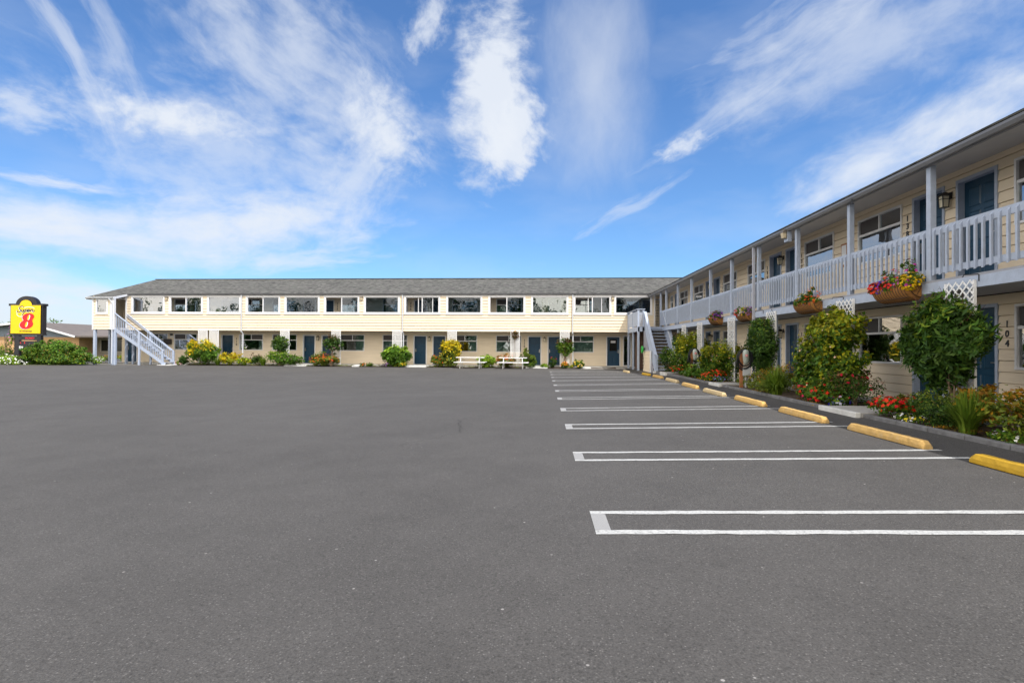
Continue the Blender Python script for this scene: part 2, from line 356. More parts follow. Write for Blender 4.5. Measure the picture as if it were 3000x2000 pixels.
# ------------------------------------------------------------------ frames of the two wings
TH = -.0192; nn = math.hypot(1, TH)
def FM(u, w, z): return (u / nn + w * TH / nn, 38.25 + u * TH / nn - w / nn, z)   # long wing: u to the right, w towards the lot
def FR(u, w, z): return (8.6 - w, u, z)                                            # right wing: u = depth, w towards the lot

def siding(name, parent, F, u0, u1, z0, z1, holes=(), board=.195, lap=.022, w0=0, material=SIDING, groove=.010):
    m = MB(F); k = 0
    hs_ = [h for h in holes]
    while z0 + k * board < z1 - 1e-4:
        zb = z0 + k * board; zt = min(zb + board, z1); k += 1
        cuts = sorted({zb, zt} | {z for h in hs_ for z in (h[2], h[3]) if zb < z < zt})
        for za, zc in zip(cuts, cuts[1:]):
            zm = (za + zc) / 2; ivs = [(u0, u1)]
            for h in hs_:
                if h[2] < zm < h[3]:
                    nv = []
                    for a, c in ivs:
                        if h[1] <= a or h[0] >= c: nv.append((a, c)); continue
                        if h[0] > a: nv.append((a, h[0]))
                        if h[1] < c: nv.append((h[1], c))
                    ivs = nv
            wa = w0 + lap * (1 - (za - zb) / board); wc = w0 + lap * (1 - (zc - zb) / board)
            for a, c in ivs:
                zs = za + (groove if za == zb else 0)
                m.quad((a, wa, zs), (c, wa, zs), (c, wc, zc), (a, wc, zc))
                if za == zb:
                    m.quad((a, w0 - .04, zs), (c, w0 - .04, zs), (c, wa, zs), (a, wa, zs)); m.quad((a, w0 - .04, za), (c, w0 - .04, za), (c, w0 - .04, zs), (a, w0 - .04, zs)); m.quad((a, w0, za), (c, w0, za), (c, w0 - .04, za), (a, w0 - .04, za))
    return m.build(name, material, parent)

def curtain(F, u0, u1, z0, z1, w, parent, m=CURT, name='curtain', amp=.018, per=.09):
    s = MB(F); k = max(4, int((u1 - u0) / per * 6)); ph = random.random() * 6
    for i in range(k):
        a = u0 + (u1 - u0) * i / k; c = u0 + (u1 - u0) * (i + 1) / k
        wa = w + amp * math.sin(a * 6.28 / per + ph); wc = w + amp * math.sin(c * 6.28 / per + ph)
        s.quad((a, wa, z0), (c, wc, z0), (c, wc, z1), (a, wa, z1))
    return s.build(name, m, parent)

def room_window(F, parent, u0, u1, z0, z1, w0=0, style=0, gl=GLASS, flip=1):
    """white vinyl window: fixed lower light, two upper lights (one screened)."""
    s = MB(F); t = .045
    s.box(u0, u1, w0 - .07, w0 + .035, z1 - t, z1).box(u0, u1, w0 - .07, w0 + .04, z0, z0 + t)
    s.box(u0, u0 + t, w0 - .07, w0 + .035, z0 + t, z1 - t).box(u1 - t, u1, w0 - .07, w0 + .035, z0 + t, z1 - t)
    zt = z0 + (z1 - z0) * .64; um = (u0 + u1) / 2
    s.box(u0 + t, u1 - t, w0 - .05, w0 + .02, zt - .025, zt + .03); s.box(um - .022, um + .022, w0 - .05, w0 + .018, zt + .03, z1 - t)
    wd = s.build('window', WHITE, parent)
    p = MB(F); p.box(u0 + t, u1 - t, w0 - .022, w0 - .016, z0 + t, zt - .025)
    sc0, sc1 = ((u0 + t, um - .022), (um + .022, u1 - t))
    if flip < 0: sc0, sc1 = sc1, sc0
    p.box(sc1[0], sc1[1], w0 - .022, w0 - .016, zt + .03, z1 - t); p.build('pane', gl, wd)
    MB(F).box(sc0[0] + .02, sc0[1] - .02, w0 - .012, w0 - .006, zt + .045, z1 - t - .015).build('insect_screen', SCREEN, wd)
    W = u1 - u0; z0c = z0 + .02; z1c = z1 - .02
    if style == 0:   # curtains drawn to the sides
        curtain(F, u0 + .03, u0 + .03 + W * .22, z0c, z1c, w0 - .16, wd); curtain(F, u1 - .03 - W * .22, u1 - .03, z0c, z1c, w0 - .16, wd)
    elif style == 1:  # drawn
        curtain(F, u0 + .03, u1 - .03, z0c, z1c, w0 - .16, wd)
    elif style == 2:  # left drawn
        curtain(F, u0 + .03, u0 + W * .42, z0c, z1c, w0 - .16, wd)
    elif style == 3:
        curtain(F, u1 - W * .38, u1 - .03, z0c, z1c, w0 - .16, wd)
    elif style == 4:  # white blind with a gap
        MB(F).box(u0 + .05, u0 + W * .28, w0 - .045, w0 - .04, z0 + .05, zt).box(u0 + W * .46, u1 - .05, w0 - .045, w0 - .04, z0 + .05, zt).build('blind', CURTW, wd)
        curtain(F, u0 + W * .28, u0 + W * .46, z0c, zt, w0 - .16, wd)
        curtain(F, um, u1 - .03, zt, z1c, w0 - .16, wd)
    return wd

def door(F, parent, u0, u1, z0, z1, w0=0, handle_side=1, glazed=False):
    """six-panel door set back in a white casing; u0..u1 is the casing's outside."""
    c = .065
    s = MB(F); s.box(u0 + c, u1 - c, w0 - .15, w0 - .105, z0, z1 - c)
    a0 = u0 + c; a1 = u1 - c; W = a1 - a0; H = z1 - c - z0
    rows = ((.10, .36), (.42, .70), (.75, .93)) if not glazed else ((.10, .36),)
    for ra, rb in rows:
        for ca, cb in ((.13, .46), (.54, .87)):
            x0 = a0 + W * ca; x1 = a0 + W * cb; y0 = z0 + H * ra; y1 = z0 + H * rb; e = .022
            s.hexa([(x0, w0 - .105, y0), (x1, w0 - .105, y0), (x1, w0 - .105, y1), (x0, w0 - .105, y1), (x0 + e, w0 - .092, y0 + e), (x1 - e, w0 - .092, y0 + e), (x1 - e, w0 - .092, y1 - e), (x0 + e, w0 - .092, y1 - e)])
            s.box(x0 - .012, x1 + .012, w0 - .106, w0 - .100, y0 - .012, y0); s.box(x0 - .012, x1 + .012, w0 - .106, w0 - .100, y1, y1 + .012)
    d = s.build('door', BLUE, parent)
    f = MB(F); f.box(u0, u0 + c, w0 - .15, w0 + .03, z0, z1).box(u1 - c, u1, w0 - .15, w0 + .03, z0, z1).box(u0 + c, u1 - c, w0 - .15, w0 + .03, z1 - c, z1)
    f.box(u0 + c, u1 - c, w0 - .15, w0 + .02, z0 - .03, z0); f.build('door_frame', WHITE if F is FM else GREYW, d)
    hu = a1 - .075 if handle_side > 0 else a0 + .075
    h = MB(F); h.box(hu - .03, hu + .03, w0 - .105, w0 - .085, z0 + .90, z0 + 1.14); h.tube([(hu, w0 - .085, z0 + .98), (hu, w0 - .045, z0 + .98), (hu - .11 * handle_side, w0 - .045, z0 + .98)], .011, 6); h.build('handle', METAL, d)
    if glazed:
        g_ = MB(F); g_.box(a0 + W * .2, a0 + W * .8, w0 - .104, w0 - .095, z0 + H * .52, z0 + H * .93); g_.build('door_window', mat('dark door glass', (.012, .012, .014), .08), d)
        MB(F).box(a0 + W * .3, a0 + W * .68, w0 - .094, w0 - .090, z0 + H * .80, z0 + H * .88).build('notice', WHITE, d)
    return d

def lantern(F, parent, u, z, w0=0):
    s = MB(F); s.box(u - .05, u + .05, w0, w0 + .025, z + .02, z + .16).beam((u, w0 + .02, z + .13), (u, w0 + .13, z + .15), .02, .02)
    c = w0 + .15; s.hexa([(u - .10, c - .10, z + .07), (u + .10, c - .10, z + .07), (u + .10, c + .10, z + .07), (u - .10, c + .10, z + .07), (u - .03, c - .03, z + .15), (u + .03, c - .03, z + .15), (u + .03, c + .03, z + .15), (u - .03, c + .03, z + .15)])
    for a in (-.07, .07):
        for b_ in (-.07, .07): s.beam((u + a * .8, c + b_ * .8, z - .16), (u + a, c + b_, z + .07), .014, .014)
    s.box(u - .066, u + .066, c - .066, c + .066, z - .175, z - .16)
    for zz in (.0,):
        s.box(u - .073, u + .073, c + .064, c + .07, z - .0, z + .012); s.box(u - .073, u + .073, c - .07, c - .064, z, z + .012)
        s.box(u - .07, u - .064, c - .07, c + .07, z, z + .012); s.box(u + .064, u + .07, c - .07, c + .07, z, z + .012)
    ln = s.build('wall_lantern', BLACK, parent)
    MB(F).hexa([(u - .052, c - .052, z - .158), (u + .052, c - .052, z - .158), (u + .052, c + .052, z - .158), (u - .052, c + .052, z - .158), (u - .062, c - .062, z + .068), (u + .062, c - .062, z + .068), (u + .062, c + .062, z + .068), (u - .062, c + .062, z + .068)]).build('lantern_glass', LAMPG, ln)

def floodlight(F, parent, u, z, w0):
    s = MB(F); s.box(u - .10, u + .10, w0, w0 + .12, z, z + .09).box(u - .085, u + .085, w0, w0 + .02, z - .18, z)
    fl = s.build('floodlight', mat('bronze lamp housing', (.16, .14, .12), .5), parent)
    MB(F).hexa([(u - .07, w0 + .02, z - .15), (u + .07, w0 + .02, z - .15), (u + .07, w0 + .09, z - .15), (u - .07, w0 + .09, z - .15), (u - .085, w0 + .02, z - .002), (u + .085, w0 + .02, z - .002), (u + .085, w0 + .12, z - .002), (u - .085, w0 + .12, z - .002)]).build('lamp_lens', BEIGEL, fl)

def lattice(F, parent, u0, u1, z0, z1, w, post=True, sp=.136, sw=.031):
    s = MB(F)
    for sgn in (1, -1):
        ww = w if sgn > 0 else w + .007
        c0 = (u0 - z1) if sgn > 0 else (u0 + z0); c1 = (u1 - z0) if sgn > 0 else (u1 + z1); c = c0 + sp / 2
        while c < c1:
            # line: u = c + z (sgn+) or u = c - z
            pts = []
            for z in (z0, z1):
                u = c + sgn * z
                pts.append([u, z])
            (ua, za), (ub, zb) = pts
            def clip(ua, za, ub, zb):
                if ua > ub: ua, za, ub, zb = ub, zb, ua, za
                if ub <= u0 or ua >= u1: return None
                k = (zb - za) / (ub - ua)
                if ua < u0: za += k * (u0 - ua); ua = u0
                if ub > u1: zb += k * (u1 - ub); ub = u1
                return ua, za, ub, zb
            r_ = clip(ua, za, ub, zb)
            if r_ and abs(r_[2] - r_[0]) > .03:
                s.beam((r_[0], ww, r_[1]), (r_[2], ww, r_[3]), .006, sw, up=(0, 0, 1))
            c += sp
    if post:
        s.box(u0 - .01, u0 + .025, w - .05, w - .008, z0, z1); s.box(u1 - .025, u1 + .01, w - .05, w - .008, z0, z1)
    return s.build('lattice_panel', LATT, parent)

# roof shingles
rm = bpy.data.materials.new('grey green shingles'); rm.use_nodes = True; n = rm.node_tree.nodes; l = rm.node_tree.links; b = n['Principled BSDF']
g = n.new('ShaderNodeNewGeometry'); mp = n.new('ShaderNodeMapping'); mp.inputs['Scale'].default_value = (4.6, 4.6, 30); l.new(g.outputs['Position'], mp.inputs[0])
P_ = mp.outputs[0]
v1 = n.new('ShaderNodeTexVoronoi'); v1.inputs['Scale'].default_value = 1.0; l.new(P_, v1.inputs['Vector']); s1 = n.new('ShaderNodeSeparateColor'); l.new(v1.outputs['Color'], s1.inputs[0])
va = rampn(s1.outputs[0], 0, 1, .030, .122); 
va = mm('MULTIPLY', va, rampn(noise(1.0, 4, .6), .3, .7, .85, 1.15))
gn = rampn(s1.outputs[1], 0, 1, .93, 1.04)
cc = n.new('ShaderNodeCombineColor'); l.new(mm('MULTIPLY', va, 1.0), cc.inputs[0]); l.new(mm('MULTIPLY', va, gn), cc.inputs[1]); l.new(mm('MULTIPLY', va, .90), cc.inputs[2]); l.new(cc.outputs[0], b.inputs['Base Color']); b.inputs['Roughness'].default_value = .95
SHING = rm

# ================================================================== LONG WING
lw = thing('motel_wing', FM(-12, 0, 0), 'long two-storey cream motel wing across the far side of the lot, with white-framed corridor windows', 'building')
UW = [(-30.18, -27.59), (-27.27, -24.68), (-24.35, -21.8), (-21.43, -18.86), (-18.53, -15.94), (-15.62, -13.03), (-12.71, -10.11), (-9.79, -7.21), (-6.79, -4.23), (-3.81, -1.22), (-0.83, 1.75), (2.1, 4.69), (4.88, 7.46)]
WZ0, WZ1 = 3.72, 4.99
CAS = .10
siding('wall', lw, FM, -30.59, 7.62, 2.50, 5.07, [(a + CAS, b_ - CAS, WZ0 + CAS, WZ1 - CAS + .03) for a, b_ in UW], groove=.020, lap=.026)
LW_ = [(-29.85, -28.35), (-27.85, -26.02), (-22.72, -20.86), (-20.15, -18.26), (-14.95, -13.12), (-11.76, -9.91), (-6.60, -4.77), (-3.40, -1.57), (1.74, 3.6)]
LD = [(-31.75, -30.78), (-24.14, -23.15), (-17.81, -16.84), (-16.38, -15.42), (-9.46, -8.47), (-8.05, -7.06), (-1.11, -0.12), (0.32, 1.29), (4.49, 5.49)]
RW = -1.4
holes = [(a, b_, 1.09, 2.29) for a, b_ in LW_] + [(a + .03, b_ - .03, 0, 2.23) for a, b_ in LD] + [(5.68, 6.22, .2, 2.29)]
siding('wall', lw, FM, -31.95, 6.42, .13, 2.50, holes, w0=RW)
siding('wall', lw, FM, 6.40, 6.75, .0, 2.50, (), w0=-.05)
UD = [d for d in LD if d[0] < 4] + [(6.95, 7.9)]; UL = LW_ + [(5.1, 6.75)]
holes = [(a, b_, 3.72, 4.92) for a, b_ in UL] + [(a + .03, b_ - .03, 2.74, 4.86) for a, b_ in UD]
siding('corridor_wall', lw, FM, -31.95, 8.6, 2.74, 5.10, holes, w0=RW)
# corridor floor and soffit, ceilings
MB(FM).box(-30.58, 7.60, RW - .02, -.02, 2.52, 2.72).build('floor', SOFFIT, lw)
MB(FM).box(-31.98, 7.62, RW - .02, -.02, 5.10, 5.13).build('ceiling', SOFFIT, lw)
MB(FM).box(-31.9, 6.4, RW - 3.2, RW - 3.1, .05, 5.1).build('interior_wall', ROOM, lw)
MB(FM).box(-31.9, 8.6, RW - 3.1, RW - .05, 2.45, 2.70).box(-31.9, 8.6, RW - 3.1, RW - .05, 5.11, 5.14).box(-31.9, 8.6, RW - 3.1, RW - .05, .02, .10).build('interior_floor', DARK, lw)
for uu in (-31.88, -28.1, -24.9, -20.5, -17.0, -12.5, -8.8, -4.2, -.6, 4.1, 6.5): MB(FM).box(uu, uu + .06, RW - 3.1, RW - .16, .1, 5.1).build('partition', ROOM, lw)
MB(FM).box(-32.02, 8.6, -9.2, -9.0, .0, 5.1).box(-32.05, -31.97, -9.0, RW - .02, 0, 5.1).build('back_wall', SIDING, lw)
# corner trim
t = MB(FM); t.box(-30.62, -30.50, -.10, .03, 2.50, 5.07).box(7.56, 7.66, -.12, .03, 2.50, 5.07).box(6.72, 6.80, -.06, -.02, 0, 2.50).box(-30.5, 7.56, -.02, .022, 5.0, 5.07); t.build('corner_trim', WHITE, lw)
# upper windows
for i, (a, b_) in enumerate(UW):
    s = MB(FM); c = CAS; z0, z1 = WZ0, WZ1 + .02
    s.box(a, b_, -.03, .045, z0, z0 + c).box(a, b_, -.03, .035, z1 - c + .02, z1).box(a, a + c, -.03, .035, z0 + c, z1 - c + .02).box(b_ - c, b_, -.03, .035, z0 + c, z1 - c + .02)
    s.box(a - .03, b_ + .03, .0, .06, z0 - .03, z0)
    ia, ib, iz0, iz1 = a + c, b_ - c, z0 + c, z1 - c + .02
    t_ = .035
    s.box(ia, ib, -.09, .02, iz0, iz0 + t_).box(ia, ib, -.09, .02, iz1 - t_, iz1).box(ia, ia + t_, -.09, .02, iz0 + t_, iz1 - t_).box(ib - t_, ib, -.09, .02, iz0 + t_, iz1 - t_)
    mid_ = (a + b_) / 2
    if i in (1, 3, 5, 7, 9, 11): s.box(mid_ - .03, mid_ + .03, -.07, .015, iz0 + t_, iz1 - t_)
    if i in (7, 11):
        s.box(mid_ - .30, mid_ - .26, -.09, -.02, iz0 + t_, iz1 - t_); s.box(mid_ + .72 if i == 7 else mid_ + .62, mid_ + .76 if i == 7 else mid_ + .66, -.09, -.02, iz0 + t_, iz1 - t_)
    wd = s.build('window', WHITE, lw)
    if i in (1, 3, 5, 7, 9, 11): MB(FM).box(mid_ + .03, ib - t_, -.045, -.039, iz0 + t_, iz1 - t_).build('pane', GLASSU, wd)
    else: MB(FM).box(ia + t_, ib - t_, -.045, -.039, iz0 + t_, iz1 - t_).build('pane', GLASSU if i != 10 else GLASS, wd)
for u in (-27.43, -12.87, 4.785): floodlight(FM, lw, u, 4.87, .02)
# inner corridor doors, windows, numbers
for i, (a, b_) in enumerate(UL): room_window(FM, lw, a, b_, 3.72, 4.92, RW, style=(0, 1, 0, 2, 1, 0, 1, 2, 1, 0)[i])
for i, (a, b_) in enumerate(UD): door(FM, lw, a, b_, 2.76, 4.86, RW, 1 if i % 2 else -1)
for u, t_ in ((-22.93, '123'), (-18.06, '124'), (-15.19, '125'), (-9.69, '126'), (1.52, '129'), (6.88, '130')):
    text_part(list(t_), FM, u, RW + .02, 4.57 if t_ != '130' else 4.50, .20, 'room_number', INK, lw, pitch=.2)
for u in (-.40 + .5, -8.29, -16.65): lantern(FM, lw, u, 4.62, RW)
# lower windows and doors
for i, (a, b_) in enumerate(LW_): room_window(FM, lw, a, b_, 1.09, 2.29, RW, style=(3, 2, 0, 2, 3, 2, 3, 2, 1)[i], flip=-1 if i in (2,) else 1)
for i, (a, b_) in enumerate(LD): door(FM, lw, a, b_, .16, 2.26, RW, (-1, 1, -1, 1, -1, 1, 1, -1, 1)[i], glazed=(i == 8))
s = MB(FM); s.box(5.66, 5.72, RW - .1, RW + .03, .15, 2.32).box(6.18, 6.24, RW - .1, RW + .03, .15, 2.32).box(5.72, 6.18, RW - .1, RW + .03, .15, .21).box(5.72, 6.18, RW - .1, RW + .03, 2.26, 2.32); wd = s.build('sidelight', WHITE, lw)
MB(FM).box(5.72, 6.18, RW - .05, RW - .04, .21, 2.26).build('pane', GLASS, wd)
for u in (-16.61, -8.26, .10): lantern(FM, lw, u, 2.03, RW)
for u, t_ in ((-22.93, '118'), (-1.35, '112')): text_part(list(t_), FM, u, RW + .02, 1.93, .21, 'room_number', INK, lw, pitch=.21)
MB(FM).box(-28.15, -27.95, RW, RW + .06, 2.15, 2.3).box(-28.12, -27.98, RW + .061, RW + .07, 2.18, 2.28).build('vent', mat('dark vent grille', (.05, .05, .055), .5), lw)
MB(FM).box(-28.17, -27.90, RW, RW + .02, 2.02, 2.12).build('vent_plate', WHITE, lw)
MB(FM).box(-28.55, -28.0, RW + .0, RW + .28, 1.48, 1.90).build('wall_box', mat('dark brown plastic', (.03, .025, .022), .35), lw, bevel=.06)  # plain dark box on the wall, purpose unidentified
for (a, b_, zt) in ((-24.97, -24.29, 2.62), (-24.11, -23.44, 2.56), (-18.80, -18.14, 2.62), (-15.02, -14.37, 2.58), (-10.60, -9.94, 2.58), (-6.66, -6.02, 2.60), (-2.23, -1.61, 2.66), (1.19, 1.83, 2.66)):
    lattice(FM, lw, a, b_, .12, zt, .075)
# gutter, downpipes
def gutter(F, u0, u1, z, w, parent, name='gutter', m=GUTTER, h=.115, d=.12):
    s = MB(F); prof = [(w, z), (w + d * .7, z), (w + d, z + h * .55), (w + d, z + h), (w + d - .012, z + h), (w + d - .012, z + h * .6), (w + d * .68, z + .012), (w, z + .012)]
    n0 = len(s.v)
    for u in (u0, u1):
        for a, c in prof: s.v.append(F(u, a, c))
    k = len(prof)
    for j in range(k): s.f.append((n0 + j, n0 + (j + 1) % k, n0 + k + (j + 1) % k, n0 + k + j))
    s.f.append(tuple(n0 + j for j in range(k))); s.f.append(tuple(n0 + k + j for j in reversed(range(k))))
    return s.build(name, m, parent)
gutter(FM, -30.62, 7.2, 5.08, .03, lw)
for u in (-21.72, -9.89, 2.05):
    s = MB(FM); s.box(u - .035, u + .035, .035, .105, 2.42, 5.09).beam((u, .07, 2.44), (u + .03, -.1, 2.30), .07, .07).box(u + .0, u + .07, -.14, -.07, .15, 2.32)
    for zz in (2.60, 3.6): s.box(u - .05, u + .05, .02, .108, zz, zz + .03)
    s.build('downpipe', GUTTERL, lw)
# roof: front slope, hip, ridge
rA = FM(-32.1, -5.0, 6.84); rB = FM(16.0, -5.0, 6.84)
e1 = FM(-32.50, 1.42, 4.80); e2 = FM(-30.42, 1.42, 4.80); e3 = FM(-30.50, .16, 5.185); e4 = FM(16.0, .16, 5.19)
bk1 = FM(-32.50, -11.5, 4.8); bk2 = FM(16, -11.5, 4.8)
def slab(pts, th, name, m, parent):
    s = MB(); i = len(pts); s.v = [tuple(p) for p in pts] + [(p[0], p[1], p[2] - th) for p in pts]
    s.f = [tuple(range(i)), tuple(reversed(range(i, 2 * i)))] + [(k, i + k, i + (k + 1) % i, (k + 1) % i) for k in range(i)]
    return s.build(name, m, parent)
s = MB(); s.v = [e1, e2, e3, e4, rB, rA, bk1, bk2]; s.f = [(0, 1, 2, 5), (2, 3, 4, 5), (0, 5, 6), (5, 4, 7, 6)]
roof = s.build('roof', SHING, lw); sm = roof.modifiers.new('thick', 'SOLIDIFY'); sm.thickness = .035; sm.offset = -1
MB(FM).beam((-32.1, -5.0, 6.86), (16, -5.0, 6.86), .22, .03).build('ridge_cap', mat('dark ridge shingle', (.06, .06, .06), .9), roof)
MB(FM).box(-30.55, 7.6, -.03, .028, 5.075, 5.16).build('fascia', GREYW, lw)
# annex (stair porch) at the left end
ax0, ax1 = -32.02, -30.80
AW = (-31.80, -30.90)
siding('wall', lw, FM, ax0, -30.62, 2.52, 4.72, [(AW[0] + .08, AW[1] - .08, 3.72, 4.66)], w0=1.28)
def FL(u, w, z): return FM(-32.02 - w, u, z)      # left end wall, u = towards the lot
siding('wall', lw, FL, -9.0, 1.28, 2.52, 4.9, (), w0=0)
s = MB(FM); a, b_ = AW; s.box(a, b_, 1.25, 1.325, 3.64, 3.74).box(a, b_, 1.25, 1.32, 4.62, 4.70).box(a, a + .09, 1.25, 1.32, 3.74, 4.62).box(b_ - .09, b_, 1.25, 1.32, 3.74, 4.62).box(a - .03, b_ + .03, 1.28, 1.34, 3.60, 3.64); wd = s.build('window', WHITE, lw)
MB(FM).box(a + .09, b_ - .09, 1.27, 1.276, 3.74, 4.62).build('pane', GLASSU, wd)
s = MB(FM); s.box(-32.06, -31.98, 1.24, 1.33, 2.50, 4.74).box(-30.62, -30.42, 1.15, 1.33, 2.50, 4.80).box(-30.72, -30.62, 1.25, 1.32, 2.52, 4.74); s.build('corner_trim', WHITE, lw)
MB(FM).box(-32.0, -30.45, RW, 1.26, 2.52, 2.66).box(-31.98, -30.62, 0.0, 1.26, 4.76, 4.79).build('floor', SOFFIT, lw)
siding('wall', lw, FM, -32.0, -31.93, 2.66, 4.9, (), w0=-1.39)
s = MB(); e = FM
MB(FM).beam((-30.44, .05, 5.08), (-30.44, 1.40, 4.74), .05, .15).build('rake_board', WHITE, lw)
gutter(FM, -32.50, -30.44, 4.70, 1.33, lw, m=GUTTERL)
MB(FM).beam((-32.48, 1.42, 4.72), (-32.48, -11.4, 4.72), .05, .12).build('fascia', WHITE, lw)
MB(FM).tube([(-30.75, 1.42, 4.70), (-30.62, 1.38, 4.55), (-30.52, 1.36, 4.42), (-30.52, 1.36, .1)], .035, 8).build('downpipe', GUTTERL, lw)
for q in ((-32.0, -31.84, 1.12, 1.28, -.02, 2.52), (-30.66, -30.50, 1.10, 1.26, -.02, 2.52), (-30.46, -30.32, 1.12, 1.26, -.02, 2.52), (-32.0, -31.86, -.2, -.06, 0, 2.52), (-30.7, -30.56, -.2, -.06, .0, 2.52), (-30.25, -30.13, -.3, -.18, 0, 2.5)): MB(FM).box(*q).build('post', GREYW, lw)
# window on the back wall of the porch
# ---- left staircase
def stairs(root, F, u_top, u_bot, w0, w1, z_top, z_bot, n_, sgn, m_str=GREYW, tread_m=GREYD, solid=False):
    du = (u_bot - u_top) / n_; dzz = (z_top - z_bot) / (n_ + 1)
    for w in (w0 + .02, w1 - .02):
        MB(F).beam((u_top, w, z_top - .17), (u_bot + du * .4, w, z_bot + .03), .045, .20).build('stringer', m_str, root)
    t0 = None
    for k in range(n_):
        z = z_top - (k + 1) * dzz; ua = u_top + k * du; ub = ua + du * 1.05
        if t0 is None:
            t0 = MB(F).box(min(ua, ub), max(ua, ub), w0 + .045, w1 - .045, z - .045, z).build('tread', tread_m, root); p0 = world_org(t0).copy(); ref = Vector(F(ua, w0, z))
        else: clone(t0, root, p0 + Vector(F(ua, w0, z)) - ref)
st = thing('staircase', FM(-28.6, .6, 0), 'open white timber staircase with slim balusters climbing to the left end of the long wing', 'staircase')
stairs(st, FM, -30.45, -26.75, .10, 1.22, 2.70, .02, 13, 1)
for w, utop, zofs in ((1.22, -30.45, 0), (.10, -30.45, 0)):
    back = w < .5
    ua, ub = -30.42, -26.72
    def zl(u): return 2.70 + (0.05 - 2.70) * (u + 30.45) / 3.7
    MB(FM).beam((ua, w, zl(ua) + 1.0), (ub - .1 if back else ub, w, zl(ub) + .98), .09, .05).build('handrail', GREYW, st)
    if back: MB(FM).tube([(ua, w + .09, zl(ua) + .88), (ub - .2, w + .09, zl(ub - .2) + .88)], .02, 6).build('grab_rail', GREYW, st)
    p = MB(FM).box(ub - .14, ub - .03, w - .05, w + .05, 0.0, 1.02).box(-28.62, -28.50, w - .05, w + .05, .0, 2.35).build('stair_post', GREYW, st)
    bal = None; k = 0
    u = ua + .12
    while u < ub - .2:
        if abs(u + 28.56) > .09 and (not back or zl(u) < 1.62):
            z = zl(u)
            pos = Vector(FM(u, w, z - .08))
            if bal is None:
                bal = MB(FM).box(u - .018, u + .018, w - .018, w + .018, z - .08, z + .97).build('baluster', GREYW, st); pos0 = pos; bo = world_org(bal).copy()
            else: clone(bal, st, bo + pos - pos0)
        u += .135
MB(FM).box(-27.1, -26.1, .0, 1.4, -.02, .035).build('foot_slab', PADW, st)
# strip of ground under the long wing: walkway, beds, thresholds
tag(MB(FM).box(-33, 6.6, -9, -.55, -.2, .125).build('walkway', CONC), kind='structure')
def bedm(x, y): return .05 + .025 * math.sin(x * 2.7) + .02 * math.sin(x * 5.1 + y)
V = []; Fc = []
s = MB()
for i in range(151):
    u = -25.6 + i * (5.0 + 25.6) / 150
    for j, w in enumerate((-.56, -.2, .15, .34)):
        x, y, _ = FM(u, w, 0); s.v.append((x, y, bedm(x, y) if j < 3 else .006))
for i in range(150):
    for j in range(3): a = i * 4 + j; s.f.append((a, a + 1, a + 5, a + 4))
tag(s.build('planting_bed', SOIL), kind='structure')
tag(MB(FM).box(-33.2, -25.6, -.56, .6, -.2, .012).build('gravel', mat('pale gravel', (.27, .26, .23), .95, var=.3, scale=20, bump=.8)), kind='structure')
tag(MB(FM).box(3.1, 6.8, -.56, .5, -.2, .02).build('path', CONC), kind='structure')
for (a, b_) in ((-18.35, -16.75), (-9.6, -8.1), (-1.15, .35), (-13.4, -12.9), (2.6, 3.3)):
    tag(MB(FM).box(a, b_, .18, .40, -.1, .075).box(a, b_, -.56, .18, -.1, .10).build('doorway_slab', PADW), kind='structure')

# ================================================================== RIGHT WING
rw = thing('motel_wing', (8.0, 18, 0), 'right-hand two-storey motel wing with an open upper balcony and pale grey railings', 'building')
RWin = [(5.65, 7.45), (8.70, 10.52), (13.68, 15.52), (16.78, 18.60), (21.83, 23.64), (24.94, 26.78), (30.06, 31.85), (33.22, 35.05), (36.84, 37.6)]
RDoor = [(2.75, 3.75), (4.05, 5.05), (10.90, 11.95), (12.28, 13.31), (19.04, 20.02), (20.38, 21.41), (27.28, 28.27), (28.72, 29.62), (35.5, 36.45)]
DK = 2.74
siding('wall', rw, FR, -8, 44, .20, 2.50, [(a, b_, 1.10, 2.29) for a, b_ in RWin] + [(a + .03, b_ - .03, 0, 2.32) for a, b_ in RDoor], board=.21, groove=.014, lap=.016)
siding('wall', rw, FR, -8, 44, DK, 5.18, [(a, b_, 3.735, 4.935) for a, b_ in RWin] + [(a + .03, b_ - .03, 0, 4.95) for a, b_ in RDoor], board=.21, groove=.014, lap=.016)
s = MB(); s.box(11.6, 11.7, -8, 44, 0, 5.1).build('interior_wall', ROOM, rw)
s = MB().box(8.66, 11.6, -8, 44, 2.5, 2.73).box(8.66, 11.6, -8, 44, 5.15, 5.18).box(8.66, 11.6, -8, 44, .05, .18).build('interior_floor', DARK, rw)
for y in (-7.9, 4.0, 7.9, 12.1, 16.1, 20.2, 24.3, 28.5, 32.5, 38.0): MB().box(8.78, 11.6, y - .03, y + .03, .2, 5.1).build('partition', ROOM, rw)
MB().box(8.62, 16.8, -8.1, -8.0, 0, 5.2).box(16.8, 16.9, -8.1, 44, 0, 5.2).build('back_wall', SIDING, rw)
MB(FR).box(-8, 38.15, .0, 1.30, 2.52, 2.70).build('balcony_slab', mat('grey painted deck underside', (.36, .37, .41), .7, var=.08), rw)
MB(FR).box(-8, 34.1, 1.30, 1.34, 2.505, 2.70).build('fascia', GREYW, rw, bevel=.005)
MB(FR).box(-8, 34.1, -.0, 1.325, 2.702, 2.745).build('deck_board', GREYD, rw)
MB(FR).hexa([(-8, -.02, 5.18), (44, -.02, 5.18), (44, 1.22, 5.03), (-8, 1.22, 5.03), (-8, -.02, 5.19), (44, -.02, 5.19), (44, 1.22, 5.04), (-8, 1.22, 5.04)]).build('ceiling', SOFFIT, rw)
MB(FR).box(-8, 38.0, 1.22, 1.31, 4.93, 5.07).build('beam', SOFFIT, rw)
